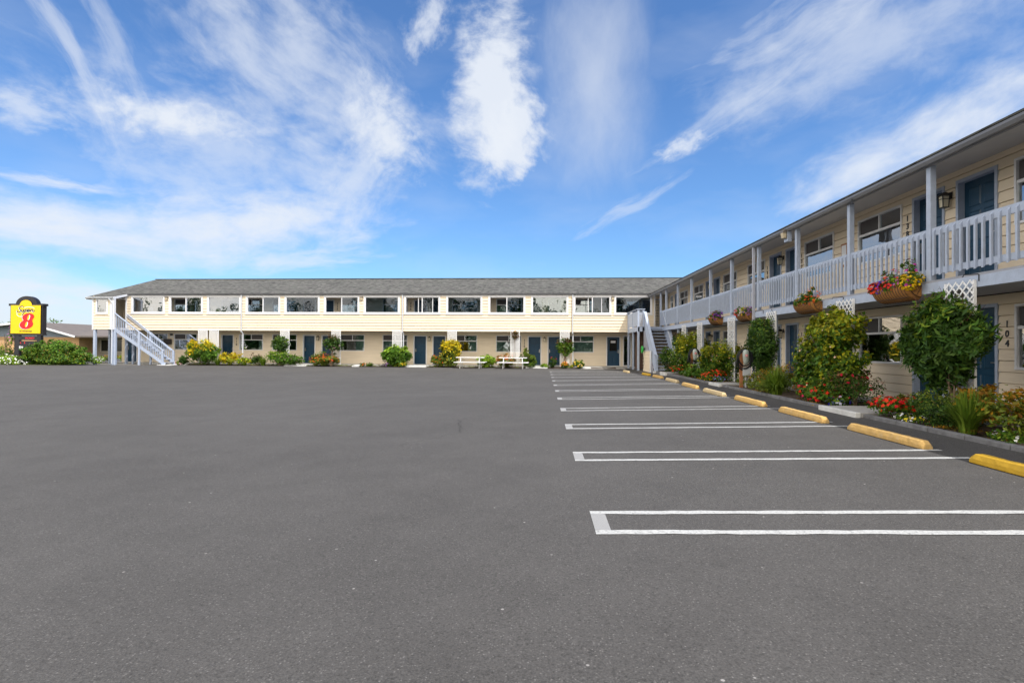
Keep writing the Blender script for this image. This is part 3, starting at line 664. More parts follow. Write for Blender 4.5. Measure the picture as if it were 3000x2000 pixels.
MB(FR).box(-8, 38.2, 1.312, 1.34, 4.90, 5.06).build('fascia', mat('grey eave board', (.24, .245, .27), .6), rw)
gutter(FR, -8, 16.75, 4.915, 1.342, rw, h=.10); gutter(FR, 16.76, 38.15, 4.915, 1.342, rw, h=.10)
s = MB(); s.v = [(7.12, -8.3, 5.03), (7.12, 39.2, 5.05), (12.5, 44.2, 7.0), (12.5, -8.3, 7.0), (18, -8.3, 5.1), (18, 49, 5.1)]; s.f = [(0, 1, 2, 3), (3, 2, 5, 4)]
ro = s.build('roof', SHING, rw); sm = ro.modifiers.new('thick', 'SOLIDIFY'); sm.thickness = .03; sm.offset = 0
for i, (a, b_) in enumerate(RWin):
    if a > 36: room_window(FR, rw, a, b_, 3.735, 4.935, 0, style=2); continue
    room_window(FR, rw, a, b_, 3.735, 4.935, 0, style=(4, 4, 4, 4, 1, 1, 1, 0, 0)[i], flip=-1, gl=GLASSR)
    room_window(FR, rw, a, b_, 1.10, 2.29, 0, style=(1, 1, 2, 0, 1, 0, 0, 1, 0)[i], flip=-1, gl=GLASSR if i in (1, 2) else GLASS)
for i, (a, b_) in enumerate(RDoor):
    door(FR, rw, a, b_, DK + .02, 4.96, 0, 1 if i % 2 else -1)
    door(FR, rw, a, b_, .23, 2.34, 0, 1 if i % 2 else -1)
for u in (12.115, 20.2, 28.5):
    lantern(FR, rw, u, 4.62, 0); lantern(FR, rw, u, 2.0, 0)
for u, t_ in ((13.49, '138'), (18.82, '137'), (21.62, '136'), (26.96, '135'), (29.84, '134'), (35.2, '132')):
    text_part(list(t_), FR, u, .016, 4.53, .19, 'room_number', INK, rw, flip=-1, pitch=.18)
for u, t_ in ((10.70, '104'), (13.49, '105'), (18.82, '106'), (21.62, '107'), (26.96, '108')):
    text_part(list(t_), FR, u, .016, 1.93 + (.0), .17, 'room_number', INK if t_ != '105' else PADW, rw, flip=-1, pitch=.18)
s = MB(FR).box(16.05, 16.37, .01, .03, 3.80, 4.46).build('notice_board', mat('rusty orange frame', (.42, .20, .09), .7, var=.3, scale=20), rw)
MB(FR).box(16.09, 16.33, .03, .036, 3.86, 4.41).build('notice', WHITE, s)
floodlight(FR, rw, 16.75, 4.88, 1.42); MB(FR).box(16.63, 16.87, 1.30, 1.415, 4.62, 4.97).build('lamp_board', GREYW, rw)
# posts, railing sections with balusters
PY = [-5.7, -2.95, -.2, 2.6, 5.35, 8.10, 10.86, 13.60, 16.35, 19.19, 21.88, 24.61, 27.68, 30.46, 33.30, 34.83]
p0 = None
for y in PY:
    if p0 is None:
        p0 = MB(FR).box(y - .06, y + .06, 1.20, 1.31, DK + .005, 5.0).build('balcony_post', GREYW, rw, bevel=.006); po = world_org(p0).copy(); y0_ = y
    else: clone(p0, rw, po + Vector((0, y - y0_, 0)))
bal0 = None
RAILW = 1.27
for a, b_ in zip(PY, PY[1:]):
    if b_ < 4: continue
    s = MB(FR).box(a + .062, b_ - .062, RAILW - .03, RAILW + .012, 3.59, 3.735).box(a + .062, b_ - .062, RAILW - .03, RAILW + .012, 2.862, 2.975)
    sec = s.build('railing', GREYW, rw)
    nb = max(2, round((b_ - a - .12) / .168)); 
    for k in range(nb):
        u = a + .06 + (b_ - a - .12) * (k + .5) / nb
        if bal0 is None:
            m = MB(FR); w = RAILW + .0125; d = .038; h = .021
            # pointed top and slanted foot
            m.hexa([(u - h, w, 2.862), (u + h, w, 2.862), (u + h, w + d, 2.83), (u - h, w + d, 2.83), (u - h, w, 3.70), (u + h, w, 3.70), (u + h, w + d, 3.655), (u - h, w + d, 3.655)])
            bal0 = m.build('baluster', GREYW, sec); bo = world_org(bal0).copy(); u0_ = u
        else: clone(bal0, sec, bo + Vector((0, u - u0_, random.uniform(-.006, .006))))
# downpipe beside post
MB(FR).box(19.30, 19.38, 1.345, 1.42, .2, 5.0).box(19.28, 19.40, 1.34, 1.43, 3.3, 3.33).build('downpipe', mat('grey downpipe', (.42, .43, .48), .5), rw)
for y in (8.1, 10.86 - .9, 13.6 + .0, 17.9, 21.6, 25.9, 28.7, 30.46): MB(FR).box(y - .05, y + .05, 1.18, 1.28, .1, 2.52).build('support_post', GREYW, rw)
for a, b_ in ((9.65, 10.32), (13.26, 13.97), (17.56, 18.24), (21.25, 21.95), (25.55, 26.22), (28.4, 29.08)):
    lattice(FR, rw, a, b_, .2, 2.63, 1.40, sp=.16, sw=.028)
for y, k in ((9.6, 1), (18.6, 1), (17.9, -1), (13.75, 1)):
    MB(FR).tube([(y, 1.345, 2.60), (y, 1.345, 2.705), (y - .02, 1.37, 2.715), (y - .02, 1.60, 2.70), (y - .02, 1.62, 2.66)] if k > 0 else [(y, 1.345, 2.60), (y, 1.36, 2.70)], .009, 6).build('plant_hook', BLACK, rw)
MB(FR).tube([(13.45, 1.3, 4.97), (13.2, 1.45, 4.93), (13.1, 1.47, 4.80)], .012, 6).build('gutter_bracket', BLACK, rw)
# end wall of corridor at the inner corner
def FE(u, w, z): return (u, 39.4 - w, z)
siding('wall', rw, FE, 7.66, 8.6, DK, 5.18, [(7.72, 8.28, DK, 4.9)], w0=0)
door(FE, rw, 7.69, 8.31, DK + .01, 4.9, 0, 1)
MB().box(7.4, 8.62, 38.1, 39.4, 2.52, 2.735).build('landing_slab', GREYD, rw)
siding('wall', rw, FE, 6.8, 8.6, 0, 2.5, (), w0=.9)

# ---- inner corner staircase with landing
ls = thing('staircase', (6.6, 33, 0), 'grey timber staircase with solid sides in the inner corner between the two motel wings', 'staircase')
def FS(u, w, z): return (w, u, z)
stairs(ls, FS, 34.1, 30.95, 6.22, 7.40, 2.74, .08, 13, 1, tread_m=GREYW)
g0 = .06
MB().box(5.82, 7.42, 34.1, 38.1, 2.60, 2.735).build('landing', GREYD, ls)
MB().box(5.80, 6.2, 34.06, 34.1, 2.45, 2.74).box(6.2, 7.42, 34.06, 34.1, 2.60, 2.74).box(5.78, 5.82, 34.1, 38.05, 2.45, 2.74).build('rim_board', GREYW, ls)
for q in ((5.78, 5.90, 34.06, 34.18, 0, 3.80), (6.08, 6.20, 34.06, 34.18, 2.45, 3.80), (5.78, 5.90, 36.0, 36.1, 0, 3.80), (5.78, 5.9, 37.95, 38.06, 0, 3.8), (6.24, 6.36, 30.80, 30.90, 0.05, 1.08), (7.36, 7.44, 30.80, 30.90, .05, 1.08)): MB().box(*q).build('stair_post', GREYW, ls)
MB().box(5.74, 6.24, 34.02, 34.22, 3.80, 3.84).box(5.74, 5.94, 34.22, 38.1, 3.80, 3.84).build('rail_cap', GREYW, ls)
MB().box(5.80, 5.84, 34.20, 38.0, 2.80, 3.70).build('landing_panel', GREYW, ls)
for x in (5.95, 6.02): MB().box(x - .018, x + .018, 34.10, 34.14, 2.74, 3.80).build('baluster', GREYW, ls)
# sloped side walls and caps
for x, nm in ((6.24, 'side_panel'), (7.40, 'side_panel')):
    m = MB(); y0, y1 = 34.08, 30.92
    m.hexa([(x - .03, y0, 2.40), (x + .03, y0, 2.40), (x + .03, y1, .05), (x - .03, y1, .05), (x - .03, y0, 3.62), (x + .03, y0, 3.62), (x + .03, y1, 1.05), (x - .03, y1, 1.05)])
    m.build(nm, GREYW, ls)
    MB().beam((x, y0, 3.66), (x, y1 - .05, 1.06), .15, .04).build('handrail', GREYW, ls)
MB().tube([(7.30, 34.2, 3.66), (7.30, 34.1, 3.68), (7.30, 31.0, 1.14)], .022, 6).build('grab_rail', GUTTERL, ls)
MB().hexa([(6.14, 34.0, 0), (6.2, 34.0, 0), (6.2, 31.2, 0), (6.14, 31.2, 0), (6.14, 34.0, 2.5), (6.2, 34.0, 2.5), (6.2, 31.2, .2), (6.14, 31.2, .2)]).build('plywood_panel', mat('flat grey plywood', (.26, .26, .29), .8, var=.1), ls)
def FP(u, w, z): return (6.12 - w, u, z)
siding('storage_panel', ls, FP, 31.75, 33.95, .05, 1.27, (), board=.2)
MB().box(6.08, 6.16, 31.67, 31.75, .05, 1.3).box(6.08, 6.14, 31.7, 33.95, 1.27, 1.30).build('panel_trim', WHITE, ls)
MB().box(6.3, 7.3, 37.0, 38.0, 0, 2.55).build('store_wall', mat('dark brick', (.12, .07, .05), .9, var=.3), ls)
MB().box(6.1, 6.9, 30.55, 30.9, .0, .17).build('foot_slab', PADW, ls)
hr = thing('hose_reel', (5.98, 33.9, 1.1), 'bright green garden hose reel hung on the grey panel beneath the corner landing', 'hose reel')
MB().tube([(5.98 - .0, 33.55 + .17 * math.cos(t), 1.35 + .17 * math.sin(t)) for t in np.linspace(0, 6.28, 20, endpoint=False)], .055, 8, closed=True).build('drum', mat('bright green plastic', (.02, .35, .04), .4), hr, smooth=True)
MB().box(6.0, 6.12, 33.5, 33.6, 1.25, 1.45).tube([(6.05, 33.4, 1.35), (5.95, 33.4, 1.35)], .03, 8).build('bracket', BLACK, hr)
MB().tube([(5.98, 33.40, 1.2), (5.99, 33.2, .9), (6.0, 33.1, .5), (5.99, 33.3, .2), (5.95, 33.6, .1), (5.9, 33.9, .12)], .012, 6).build('hose', BLACK, hr)

# ================================================================== WHEEL STOPS
YEL = mat('worn yellow paint on concrete', (.54, .34, .11), .9, var=.16, scale=14, bump=.8, bscale=50, dirt=.7, dirtcol=(.36, .31, .22), dscale=7)
YEL2 = mat('fresh yellow paint', (.52, .31, .015), .75, var=.12, scale=9, bump=.4, bscale=60, dirt=.25, dirtcol=(.35, .25, .06))
YEL3 = mat('faded yellow paint', (.48, .37, .20), .9, var=.16, scale=14, bump=.8, bscale=50, dirt=.8, dirtcol=(.34, .32, .28), dscale=7)
WS = [(5.12, 5.93, YEL2, 'bright mustard yellow wheel stop cut off by the right edge of the photo'),
 (5.12, 8.55, YEL, 'worn yellow wheel stop nearest of those wholly in view, its near end chipped'),
 (5.06, 11.08, YEL, 'tan-yellow wheel stop directly in front of the white-edged doorway slab'),
 (5.06, 13.80, YEL, 'tan-yellow wheel stop with brighter yellow end, in front of the strappy green clump'),
 (4.99, 16.37, YEL3, 'palest, most faded wheel stop, whitish yellow, beside the spreading low shrub'),
 (5.04, 19.15, YEL, 'yellow wheel stop below the small pale blue pansies and the far doorway slab'),
 (5.12, 22.14, YEL3, 'faded yellow wheel stop in front of the small green mound shrub'),
 (5.20, 25.22, YEL, 'yellow wheel stop below the scarlet flowers closest to the corner staircase'),
 (5.22, 28.14, YEL2, 'saturated yellow wheel stop nearest the foot of the corner staircase'),
 (4.84, 32.25, YEL3, 'farthest, smallest wheel stop standing alone left of the corner staircase')]
prof = [(-.075, 0), (-.072, .055), (-.045, .115), (.045, .115), (.072, .055), (.075, 0)]
ws_me = None
for x, y, m_, lab in WS:
    Lh = .915; rings = []
    for t_ in [-Lh, -Lh + .07] + list(np.linspace(-Lh + .14, Lh - .14, 22)) + [Lh - .07, Lh]:
        k = .62 if abs(t_) == Lh else 1
        rings.append([(x + a * (k * .3 + .7) * 1.05 + random.uniform(-.003, .003), y + t_, gz(x, y + t_) + c * k + random.uniform(-.004, .003) * (c > 0)) for a, c in prof])
    o = MB().loft(rings).build('wheel_stop', m_, None, bevel=.012)
    tag(o, lab, 'wheel stop', 'yellow wheel stops along the right-hand kerb')

# ================================================================== VEGETATION
def colattr(me, cols):
    ca = me.color_attributes.new('Col', 'FLOAT_COLOR', 'CORNER')
    k = len(me.loops) // len(cols)
    arr = np.ones((len(me.loops), 4), dtype=np.float32); arr[:, :3] = np.repeat(np.asarray(cols, dtype=np.float32), k, axis=0); ca.data.foreach_set('color', arr.ravel())
def unit(v): return v / np.maximum(np.linalg.norm(v, axis=-1, keepdims=True), 1e-9)
PAL = {'green': [(.055, .115, .018), (.035, .085, .015), (.075, .145, .022)], 'dark': [(.022, .055, .014), (.03, .07, .016), (.018, .042, .012), (.045, .085, .02)],
 'lime': [(.14, .22, .02), (.10, .18, .018), (.17, .25, .03)], 'yellow': [(.24, .22, .015), (.17, .19, .015), (.10, .14, .015)], 'gold': [(.42, .30, .012), (.34, .27, .015), (.24, .22, .015)],
 'rust': [(.22, .10, .018), (.28, .15, .02), (.12, .10, .015)], 'mid': [(.045, .10, .016), (.10, .14, .018), (.03, .07, .014)], 'olive': [(.09, .12, .02), (.06, .09, .02), (.13, .15, .025)], 'burg': [(.07, .03, .025), (.09, .045, .03), (.05, .06, .02)]}
def quads_to_obj(name, P, cols, material, parent, faces_n=4):
    n_ = len(P); V = P.reshape(-1, 3); mn = V.min(0); mx = V.max(0); org = np.array([(mn[0] + mx[0]) / 2, (mn[1] + mx[1]) / 2, mn[2]])
    me = bpy.data.meshes.new(name); V = V - org; k = faces_n
    me.vertices.add(len(V)); me.vertices.foreach_set('co', V.ravel()); me.loops.add(len(V)); me.loops.foreach_set('vertex_index', np.arange(len(V), dtype=np.int32))
    me.polygons.add(n_); me.polygons.foreach_set('loop_start', np.arange(0, len(V), k, dtype=np.int32)); me.polygons.foreach_set('loop_total', np.full(n_, k, dtype=np.int32))
    me.update(calc_edges=True); colattr(me, cols); me.materials.append(material)
    return add_mesh(name, me, org, parent)
def leaves(name, parent, lobes, n_, size, pal, top=None, topf=.6, aspect=.5, clump=26, spread=.2, up=.35, shell=.62, material=None):
    """lobes: (x, y, z, rx, ry, rz). leaf-sized faces in clumps through each lobe's volume."""
    lb = np.array(lobes, dtype=float); wt = (lb[:, 3] * lb[:, 4] * lb[:, 5]) ** .67; cnt = np.maximum((n_ * wt / wt.sum()).astype(int), 8)
    C_ = []; Nn = []; Co = []; zlo = (lb[:, 2] - lb[:, 5]).min(); zhi = (lb[:, 2] + lb[:, 5]).max()
    pb = np.array(PAL[pal]); ptp = np.array(PAL[top]) if top else pb
    for L_, c_ in zip(lb, cnt):
        K = max(6, int(clump * L_[3:].mean() / .5)); d = unit(rng.normal(size=(K, 3))); rad = shell + (1 - shell) * rng.random(K) ** .7
        # some clumps go inside
        rad[rng.random(K) < .22] *= .6
        sprig = (rng.random(K) < .16) & (d[:, 2] > -.3); rad[sprig] = rng.uniform(1.0, 1.2, sprig.sum())
        cc_ = d * rad[:, None]; idx = rng.integers(0, K, c_)
        cs = rng.uniform(.6, 1.15, K); cs[sprig] *= .55; off = rng.normal(size=(c_, 3)) * spread * cs[idx][:, None]
        q = cc_[idx] + off; rr = np.linalg.norm(q, axis=1); lim = 1.08 + .22 * rng.random(c_); q = np.where((rr > lim)[:, None], q / rr[:, None] * lim[:, None], q)
        p = q * L_[3:] + L_[:3]; C_.append(p)
        nn_ = unit(unit(q) * .7 + rng.normal(size=(c_, 3)) * .55 + np.array([0, 0, up])); Nn.append(nn_)
        h = (p[:, 2] - zlo) / (zhi - zlo + 1e-6); tone = rng.uniform(.72, 1.25, K)[idx] * rng.uniform(.8, 1.22, c_)
        istop = rng.random(c_) < np.clip((h + .25 * np.linalg.norm(q, axis=1) + rng.normal(size=K)[idx] * .16 - topf - .22) * 3.2, 0, .95)
        base = np.where(istop[:, None], ptp[rng.integers(0, len(ptp), c_)], pb[rng.integers(0, len(pb), c_)]); Co.append(base * tone[:, None] * np.array([1.62, 1.62, .95]))
    C_ = np.concatenate(C_); Nn = np.concatenate(Nn); Co = np.concatenate(Co); m = len(C_)
    t = unit(np.cross(Nn, rng.normal(size=(m, 3)))); t[:, 2] -= .25; t = unit(t - Nn * (t * Nn).sum(1, keepdims=True)); b_ = np.cross(Nn, t)
    s_ = size * rng.uniform(.45, 1.45, m)[:, None]
    P = np.stack([C_ - t * s_ * .5, C_ + b_ * s_ * aspect * .5 - Nn * s_ * .10, C_ + t * s_ * .55 - Nn * s_ * .12, C_ - b_ * s_ * aspect * .5 - Nn * s_ * .10], axis=1)
    zf = P[:, :, 2].min(axis=1) > .02
    return quads_to_obj(name, P[zf], np.clip(Co[zf], 0, 1), material or LEAF, parent)
def blooms(name, parent, lobes, n_, size, cols, zmin=.35, out_=1.05, facing=(-.5, -.8, .6)):
    lb = np.array(lobes, dtype=float); C_ = []; Nn = []
    for L_ in lb:
        k = max(3, n_ // len(lb)); d = unit(rng.normal(size=(k * 4, 3))); d = d[d[:, 2] > zmin - .9][:k]
        sel = d * out_ * rng.uniform(.9, 1.08, len(d))[:, None]; C_.append(sel * L_[3:] + L_[:3]); Nn.append(unit(d + rng.normal(size=d.shape) * .3 + np.array([0, 0, .5])))
    C_ = np.concatenate(C_); Nn = np.concatenate(Nn); keep = C_[:, 2] > lb[:, 2].min() - lb[:, 5].max() * (1 - zmin); C_ = C_[keep]; Nn = Nn[keep]; m = len(C_)
    t = unit(np.cross(Nn, rng.normal(size=(m, 3)))); b_ = np.cross(Nn, t); Q = []; CO = []
    pal_ = np.array(cols); ci = rng.integers(0, len(pal_), m)
    for k in range(5):
        a = 2 * math.pi * k / 5; dd = t * math.cos(a) + b_ * math.sin(a); sd_ = -t * math.sin(a) + b_ * math.cos(a); s_ = size * rng.uniform(.75, 1.2, m)[:, None]
        Q.append(np.stack([C_, C_ + dd * s_ * .32 + sd_ * s_ * .2 + Nn * s_ * .06, C_ + dd * s_ * .55 + Nn * s_ * .02, C_ + dd * s_ * .32 - sd_ * s_ * .2 + Nn * s_ * .06], axis=1)); CO.append(pal_[ci] * rng.uniform(.8, 1.1, m)[:, None])
    return quads_to_obj(name, np.concatenate(Q), np.clip(np.concatenate(CO), 0, 1), PETAL, parent)
def blades(name, parent, x, y, z, n_, h, spreadr, pal, width=.012, droop=.6):
    Q = []; CO = []; pal_ = np.array(PAL[pal]); a = rng.uniform(0, 6.283, n_); r0 = rng.random(n_) * spreadr * .25; L_ = h * rng.uniform(.6, 1.15, n_); lean = rng.uniform(.15, 1.0, n_) * spreadr
    base = np.stack([x + np.cos(a) * r0, y + np.sin(a) * r0, np.full(n_, z)], 1); dirh = np.stack([np.cos(a), np.sin(a), np.zeros(n_)], 1); side = np.stack([-np.sin(a), np.cos(a), np.zeros(n_)], 1)
    c = pal_[rng.integers(0, len(pal_), n_)] * rng.uniform(.7, 1.3, n_)[:, None]; S = 6; prev = None
    for k in range(S + 1):
        t = k / S; hz = L_ * (t * 1.25 - droop * t * t * (lean / spreadr) * 1.3); p = base + dirh * (lean * t ** 1.5)[:, None]; p[:, 2] += hz
        w = width * (1 - t ** 2 * .95); cur = (p - side * w, p + side * w)
        if prev is not None: Q.append(np.stack([prev[0], prev[1], cur[1], cur[0]], 1)); CO.append(c)
        prev = cur
    return quads_to_obj(name, np.concatenate(Q), np.clip(np.concatenate(CO), 0, 1), LEAF, parent)
def stems(parent, x, y, z0, z1, k=4, r=.02, spread=.15, lean=(0, 0), name='stem'):
    m = MB()
    for i in range(k):
        a = random.random() * 6.28; pts = []; q = random.uniform(.4, 1)
        for j in range(6):
            t = j / 5; pts.append((x + math.cos(a) * spread * q * t + .02 * math.sin(j * 2 + i) + lean[0] * t, y + math.sin(a) * spread * q * t + .02 * math.cos(j * 2.3 + i) + lean[1] * t, z0 + (z1 - z0) * t))
        m.tube(pts, [r * (1 - .6 * j / 5) for j in range(6)], 6)
    return m.build(name, BARK, parent)
def blob(x, y, z0, top, w, d=None, k=5, taper=.8):
    """lobes that fill a mound or an upright shrub."""
    d = d or w; h = top - z0; L_ = [(x, y, z0 + h * .48, w * .46, d * .45, h * .48)]
    for i in range(k):
        a = 6.283 * i / k + random.uniform(-.3, .3); f = random.uniform(.2, .3); hz = random.uniform(.3, .72)
        L_.append((x + math.cos(a) * w * f, y + math.sin(a) * d * f, z0 + h * hz, w * random.uniform(.24, .32), d * random.uniform(.24, .32), h * random.uniform(.25, .33)))
    return L_
RED = [(.75, .015, .01), (.62, .01, .02), (.8, .05, .012)]; ORG_ = [(.85, .11, .02), (.80, .17, .02), (.75, .06, .02)]; YLW = [(.80, .55, .01), (.75, .45, .01)]; PNK = [(.72, .35, .42), (.75, .5, .55)]; PRP = [(.32, .13, .42), (.42, .2, .5)]; BLU = [(.04, .03, .5), (.15, .15, .6), (.7, .7, .8)]; WHT = [(.8, .8, .76)]; PCH = [(.8, .42, .2), (.8, .55, .35)]
def shrub(name, lab, cat, x, y, z0, top, w, n_, size, pal, topc=None, topf=.6, d=None, group=None, flowers=None, stem=True, k=5, aspect=.5, up=.35, lobes=None, spread=.2, clump=26):
    t = thing(name, (x, y, max(z0, 0)), lab, cat, group); L_ = lobes or blob(x, y, z0, top, w, d, k)
    if y > 35: size *= 1.6; n_ = int(n_ * 1.15); aspect = .6
    leaves('foliage', t, L_, n_, size, pal, topc, topf, aspect, up=up, spread=spread, clump=clump)
    if stem: stems(t, x, y, max(z0 - .1, 0), z0 + (top - z0) * .7, 5, .018, w * .3)
    if flowers: blooms('flowers', t, L_, flowers[0], flowers[1], flowers[2], *(flowers[3:] or ()))
    return t
G1 = 'shrubs and flowers along the foot of the long wing'; G2 = 'shrubs and flowers in the right-hand bed'
# --- along the long wing
shrub('shrub', 'large rounded green shrub with golden top beside the white lattice, right of the left staircase', 'shrub', -24.60, 38.50, .05, 1.92, 2.30, 7500, .085, 'green', 'gold', .58, d=1.2, group=G1)
shrub('shrub', 'small dark green shrub at the left foot of the golden-topped one', 'shrub', -25.92, 38.45, .05, .72, .8, 1100, .07, 'dark', d=.6, group=G1)
shrub('flower_clump', 'low pink flower clump at the left end of the long wing bed', 'flowers', -26.1, 38.2, .0, .28, .5, 300, .05, 'olive', d=.4, group=G1, flowers=(70, .05, PNK), stem=False)
shrub('shrub', 'yellow-orange flowering azalea in front of the door numbered 118', 'shrub', -22.50, 38.45, .0, .96, 1.5, 2600, .06, 'yellow', 'gold', .5, d=.8, group=G1, flowers=(150, .05, [(.8, .33, .02), (.8, .5, .02)]))
shrub('shrub', 'low yellow shrub right of the yellow-orange azalea, by the second downpipe', 'shrub', -21.35, 38.38, .0, .60, 1.0, 1500, .06, 'lime', 'yellow', .5, d=.7, group=G1, flowers=(40, .05, YLW))
shrub('shrub', 'small dark reddish green dome behind the yellow shrubs', 'shrub', -20.60, 38.65, .1, .88, 1.05, 1500, .05, 'dark', 'burg', .7, d=.7, group=G1)
t = thing('grass_clump', (-19.9, 38.3, 0), 'strappy lime green daylily clump left of the pink-flowered shrub', 'plant', G1); blades('blades', t, -19.95, 38.35, .03, 260, .62, .5, 'lime', .014)
t = thing('grass_clump', (-23.3, 38.3, 0), 'bright green grassy clump at the foot of the yellow-orange azalea', 'plant', G1); blades('blades', t, -23.25, 38.3, .03, 260, .5, .45, 'lime', .014)
shrub('shrub', 'wide light green shrub sprinkled with small pale pink flowers', 'shrub', -18.40, 38.30, .0, 1.12, 2.55, 5600, .06, 'green', 'lime', .65, d=1.1, group=G1, flowers=(170, .04, PNK, .2), k=7)
def vine(lab, x, y, z0, z1, w, n_, size, pal, topc, fl=None, ztr=0.05, group='climbing vines on the white lattices', d=.6, trunk_r=.022, k=6, aspect=.45, wisps=0, lean=0, spread=.19, topf=.7, along='x'):
    """w runs along the lattice, d stands out from it."""
    t = thing('climbing_vine', (x, y, ztr), lab, 'climber', group); zc = (z0 + z1) / 2; hh = (z1 - z0) / 2
    X = (lambda a, b, z: (x + a, y + b, z)) if along == 'x' else (lambda a, b, z: (x + b, y + a, z))
    def lobe(a, b, z, ra, rb, rz): return X(a, b, z) + ((ra, rb, rz) if along == 'x' else (rb, ra, rz))
    L_ = [lobe(0, 0, zc, w * .47, d * .46, hh * .92)]
    for i in range(k):
        a = 6.283 * i / k + .4; L_.append(lobe(math.cos(a) * w * .24, random.uniform(-.1, .1), zc + math.sin(a) * hh * .45, w * .29, d * .38, hh * .48))
    if y > 35: size *= 1.6; aspect = .6
    else: n_ = int(n_ * 1.3)
    leaves('foliage', t, L_, n_, size, pal, topc, topf, aspect, clump=34, spread=spread)
    m = MB()
    for i in range(4):
        ph = i * 1.6; m.tube([X(lean * (1 - j / 7) + .05 * math.sin(ph + j * .9) + .03 * i * math.cos(ph), -.03 + .04 * math.cos(ph + j), ztr + (zc - ztr) * j / 7) for j in range(8)], [trunk_r * (1 - .06 * j) for j in range(8)], 6)
    m.build('trunk', BARK, t)
    if wisps:
        m = MB()
        for i in range(wisps):
            a = random.uniform(.1, 3.0); aa = math.cos(a) * w * .42; zz = zc + math.sin(a) * hh * .86; dx = math.cos(a) * random.uniform(.05, .28); dz = random.uniform(.06, .26); bb = random.uniform(-.2, .2)
            m.tube([X(aa, bb, zz), X(aa + dx * .6, bb - .02, zz + dz * .7), X(aa + dx, bb - .05, zz + dz)], [.004, .003, .0015], 4)
        m.build('tendril', mat('reddish tendril', (.14, .05, .04), .8), t)
    if fl: blooms('flowers', t, L_, *fl)
    return t
vine('small round dark green vine on the lattice above the pink-flowered shrub', -18.55, 38.05, .98, 2.12, 1.32, 2600, .065, 'dark', 'mid')
vine('round vine on a twisted bare trunk against the lattice, beside the orange rhododendron', -14.72, 38.0, 1.0, 2.26, 1.36, 2600, .065, 'dark', 'burg', fl=(14, .07, PNK), trunk_r=.03, lean=-.1)
shrub('shrub', 'rounded rhododendron covered with bright orange-red blooms, in front of a blue door', 'shrub', -15.42, 38.15, .0, 1.02, 2.05, 4200, .06, 'olive', 'green', .7, d=1.1, group=G1, flowers=(200, .085, ORG_, .55), k=6)
shrub('flower_clump', 'tiny clump of upright red-orange flowers below the wide plain wall', 'flowers', -12.62, 38.1, .0, .36, .42, 220, .045, 'green', d=.3, group=G1, flowers=(50, .05, ORG_, .6), stem=False)
shrub('shrub', 'tiny grey-green tuft right of the small red-orange flowers', 'shrub', -12.15, 38.1, .0, .33, .5, 420, .045, 'mid', d=.4, group=G1, stem=False)
shrub('shrub', 'broad glossy green shrub beneath a lattice and the middle downpipe of the long wing', 'shrub', -10.25, 38.15, .05, 1.54, 1.95, 5200, .10, 'green', 'lime', .72, d=1.1, group=G1, aspect=.36)
shrub('flower_clump', 'low clump of mauve flowers at the left foot of the broad glossy shrub', 'flowers', -10.85, 37.95, .0, .32, .66, 360, .045, 'mid', d=.45, group=G1, flowers=(110, .055, PRP, .5), stem=False)
shrub('flower_clump', 'low mound of golden yellow flowers at the right foot of the broad glossy shrub', 'flowers', -9.80, 37.9, .0, .38, .92, 520, .05, 'green', 'lime', .5, d=.5, group=G1, flowers=(130, .055, YLW, .5), stem=False)
shrub('shrub', 'orange-flowered azalea directly left of the tall golden shrub', 'shrub', -7.30, 38.05, .0, .90, 1.02, 2000, .055, 'olive', 'green', .6, d=.8, group=G1, flowers=(80, .07, ORG_, .6))
shrub('shrub', 'tall golden-green shrub right of a pair of blue doors, left of the first picnic table', 'shrub', -6.38, 38.05, .05, 1.98, 1.5, 4600, .085, 'olive', 'gold', .42, d=1.0, group=G1)
shrub('shrub', 'clipped lime green dome behind the right end of the first picnic table', 'shrub', -3.90, 38.0, .0, .90, 1.36, 3600, .05, 'lime', 'lime', .6, d=1.0, group=G1)
shrub('shrub', 'coral-orange azalea between the two picnic tables', 'shrub', -2.55, 37.98, .0, 1.0, 1.3, 2400, .055, 'olive', 'rust', .6, d=.8, group=G1, flowers=(150, .075, [(.85, .14, .05), (.8, .2, .08), (.75, .08, .03)], .4))
shrub('shrub', 'loose leggy olive-green shrub behind the right end of the second picnic table', 'shrub', -1.02, 38.0, .0, 1.36, 1.15, 2100, .07, 'mid', 'olive', .5, d=.7, group=G1, lobes=[(-.85, 38.0, .42, .42, .35, .42), (-1.25, 38.0, .75, .3, .28, .35), (-1.15, 38.0, 1.12, .2, .2, .25), (-.75, 38.0, .8, .22, .22, .25)])
vine('wilted brown vine wisp on the top of the tallest lattice above the second picnic table', -1.92, 38.08, 2.0, 2.66, .50, 420, .06, 'burg', 'rust', trunk_r=.008, d=.25)
vine('mushroom-shaped vine on the right-most lattice, beside the downpipe and yellow roses', 1.52, 37.95, .85, 2.12, 1.22, 2600, .07, 'mid', 'burg', trunk_r=.03, lean=.05)
shrub('shrub', 'dark red rose bush in front of the blue door left of the mushroom-shaped vine', 'shrub', .72, 38.0, .05, .78, .65, 900, .06, 'dark', d=.5, group=G1, flowers=(14, .10, [(.35, .01, .03)], .5), lobes=[(.7, 38.0, .35, .3, .25, .3), (.6, 38.0, .66, .12, .12, .14), (.9, 38.0, .6, .12, .12, .14)])
shrub('shrub', 'little green sprig at the left foot of the dark red rose', 'shrub', .12, 38.0, .0, .34, .62, 520, .05, 'lime', d=.4, group=G1, stem=False)
shrub('flower_clump', 'orange and yellow marigold mound under the mushroom-shaped vine', 'flowers', 1.50, 37.72, .0, .50, .58, 520, .05, 'green', d=.45, group=G1, flowers=(80, .095, [(.85, .38, .01), (.85, .22, .01)], .5), stem=False)
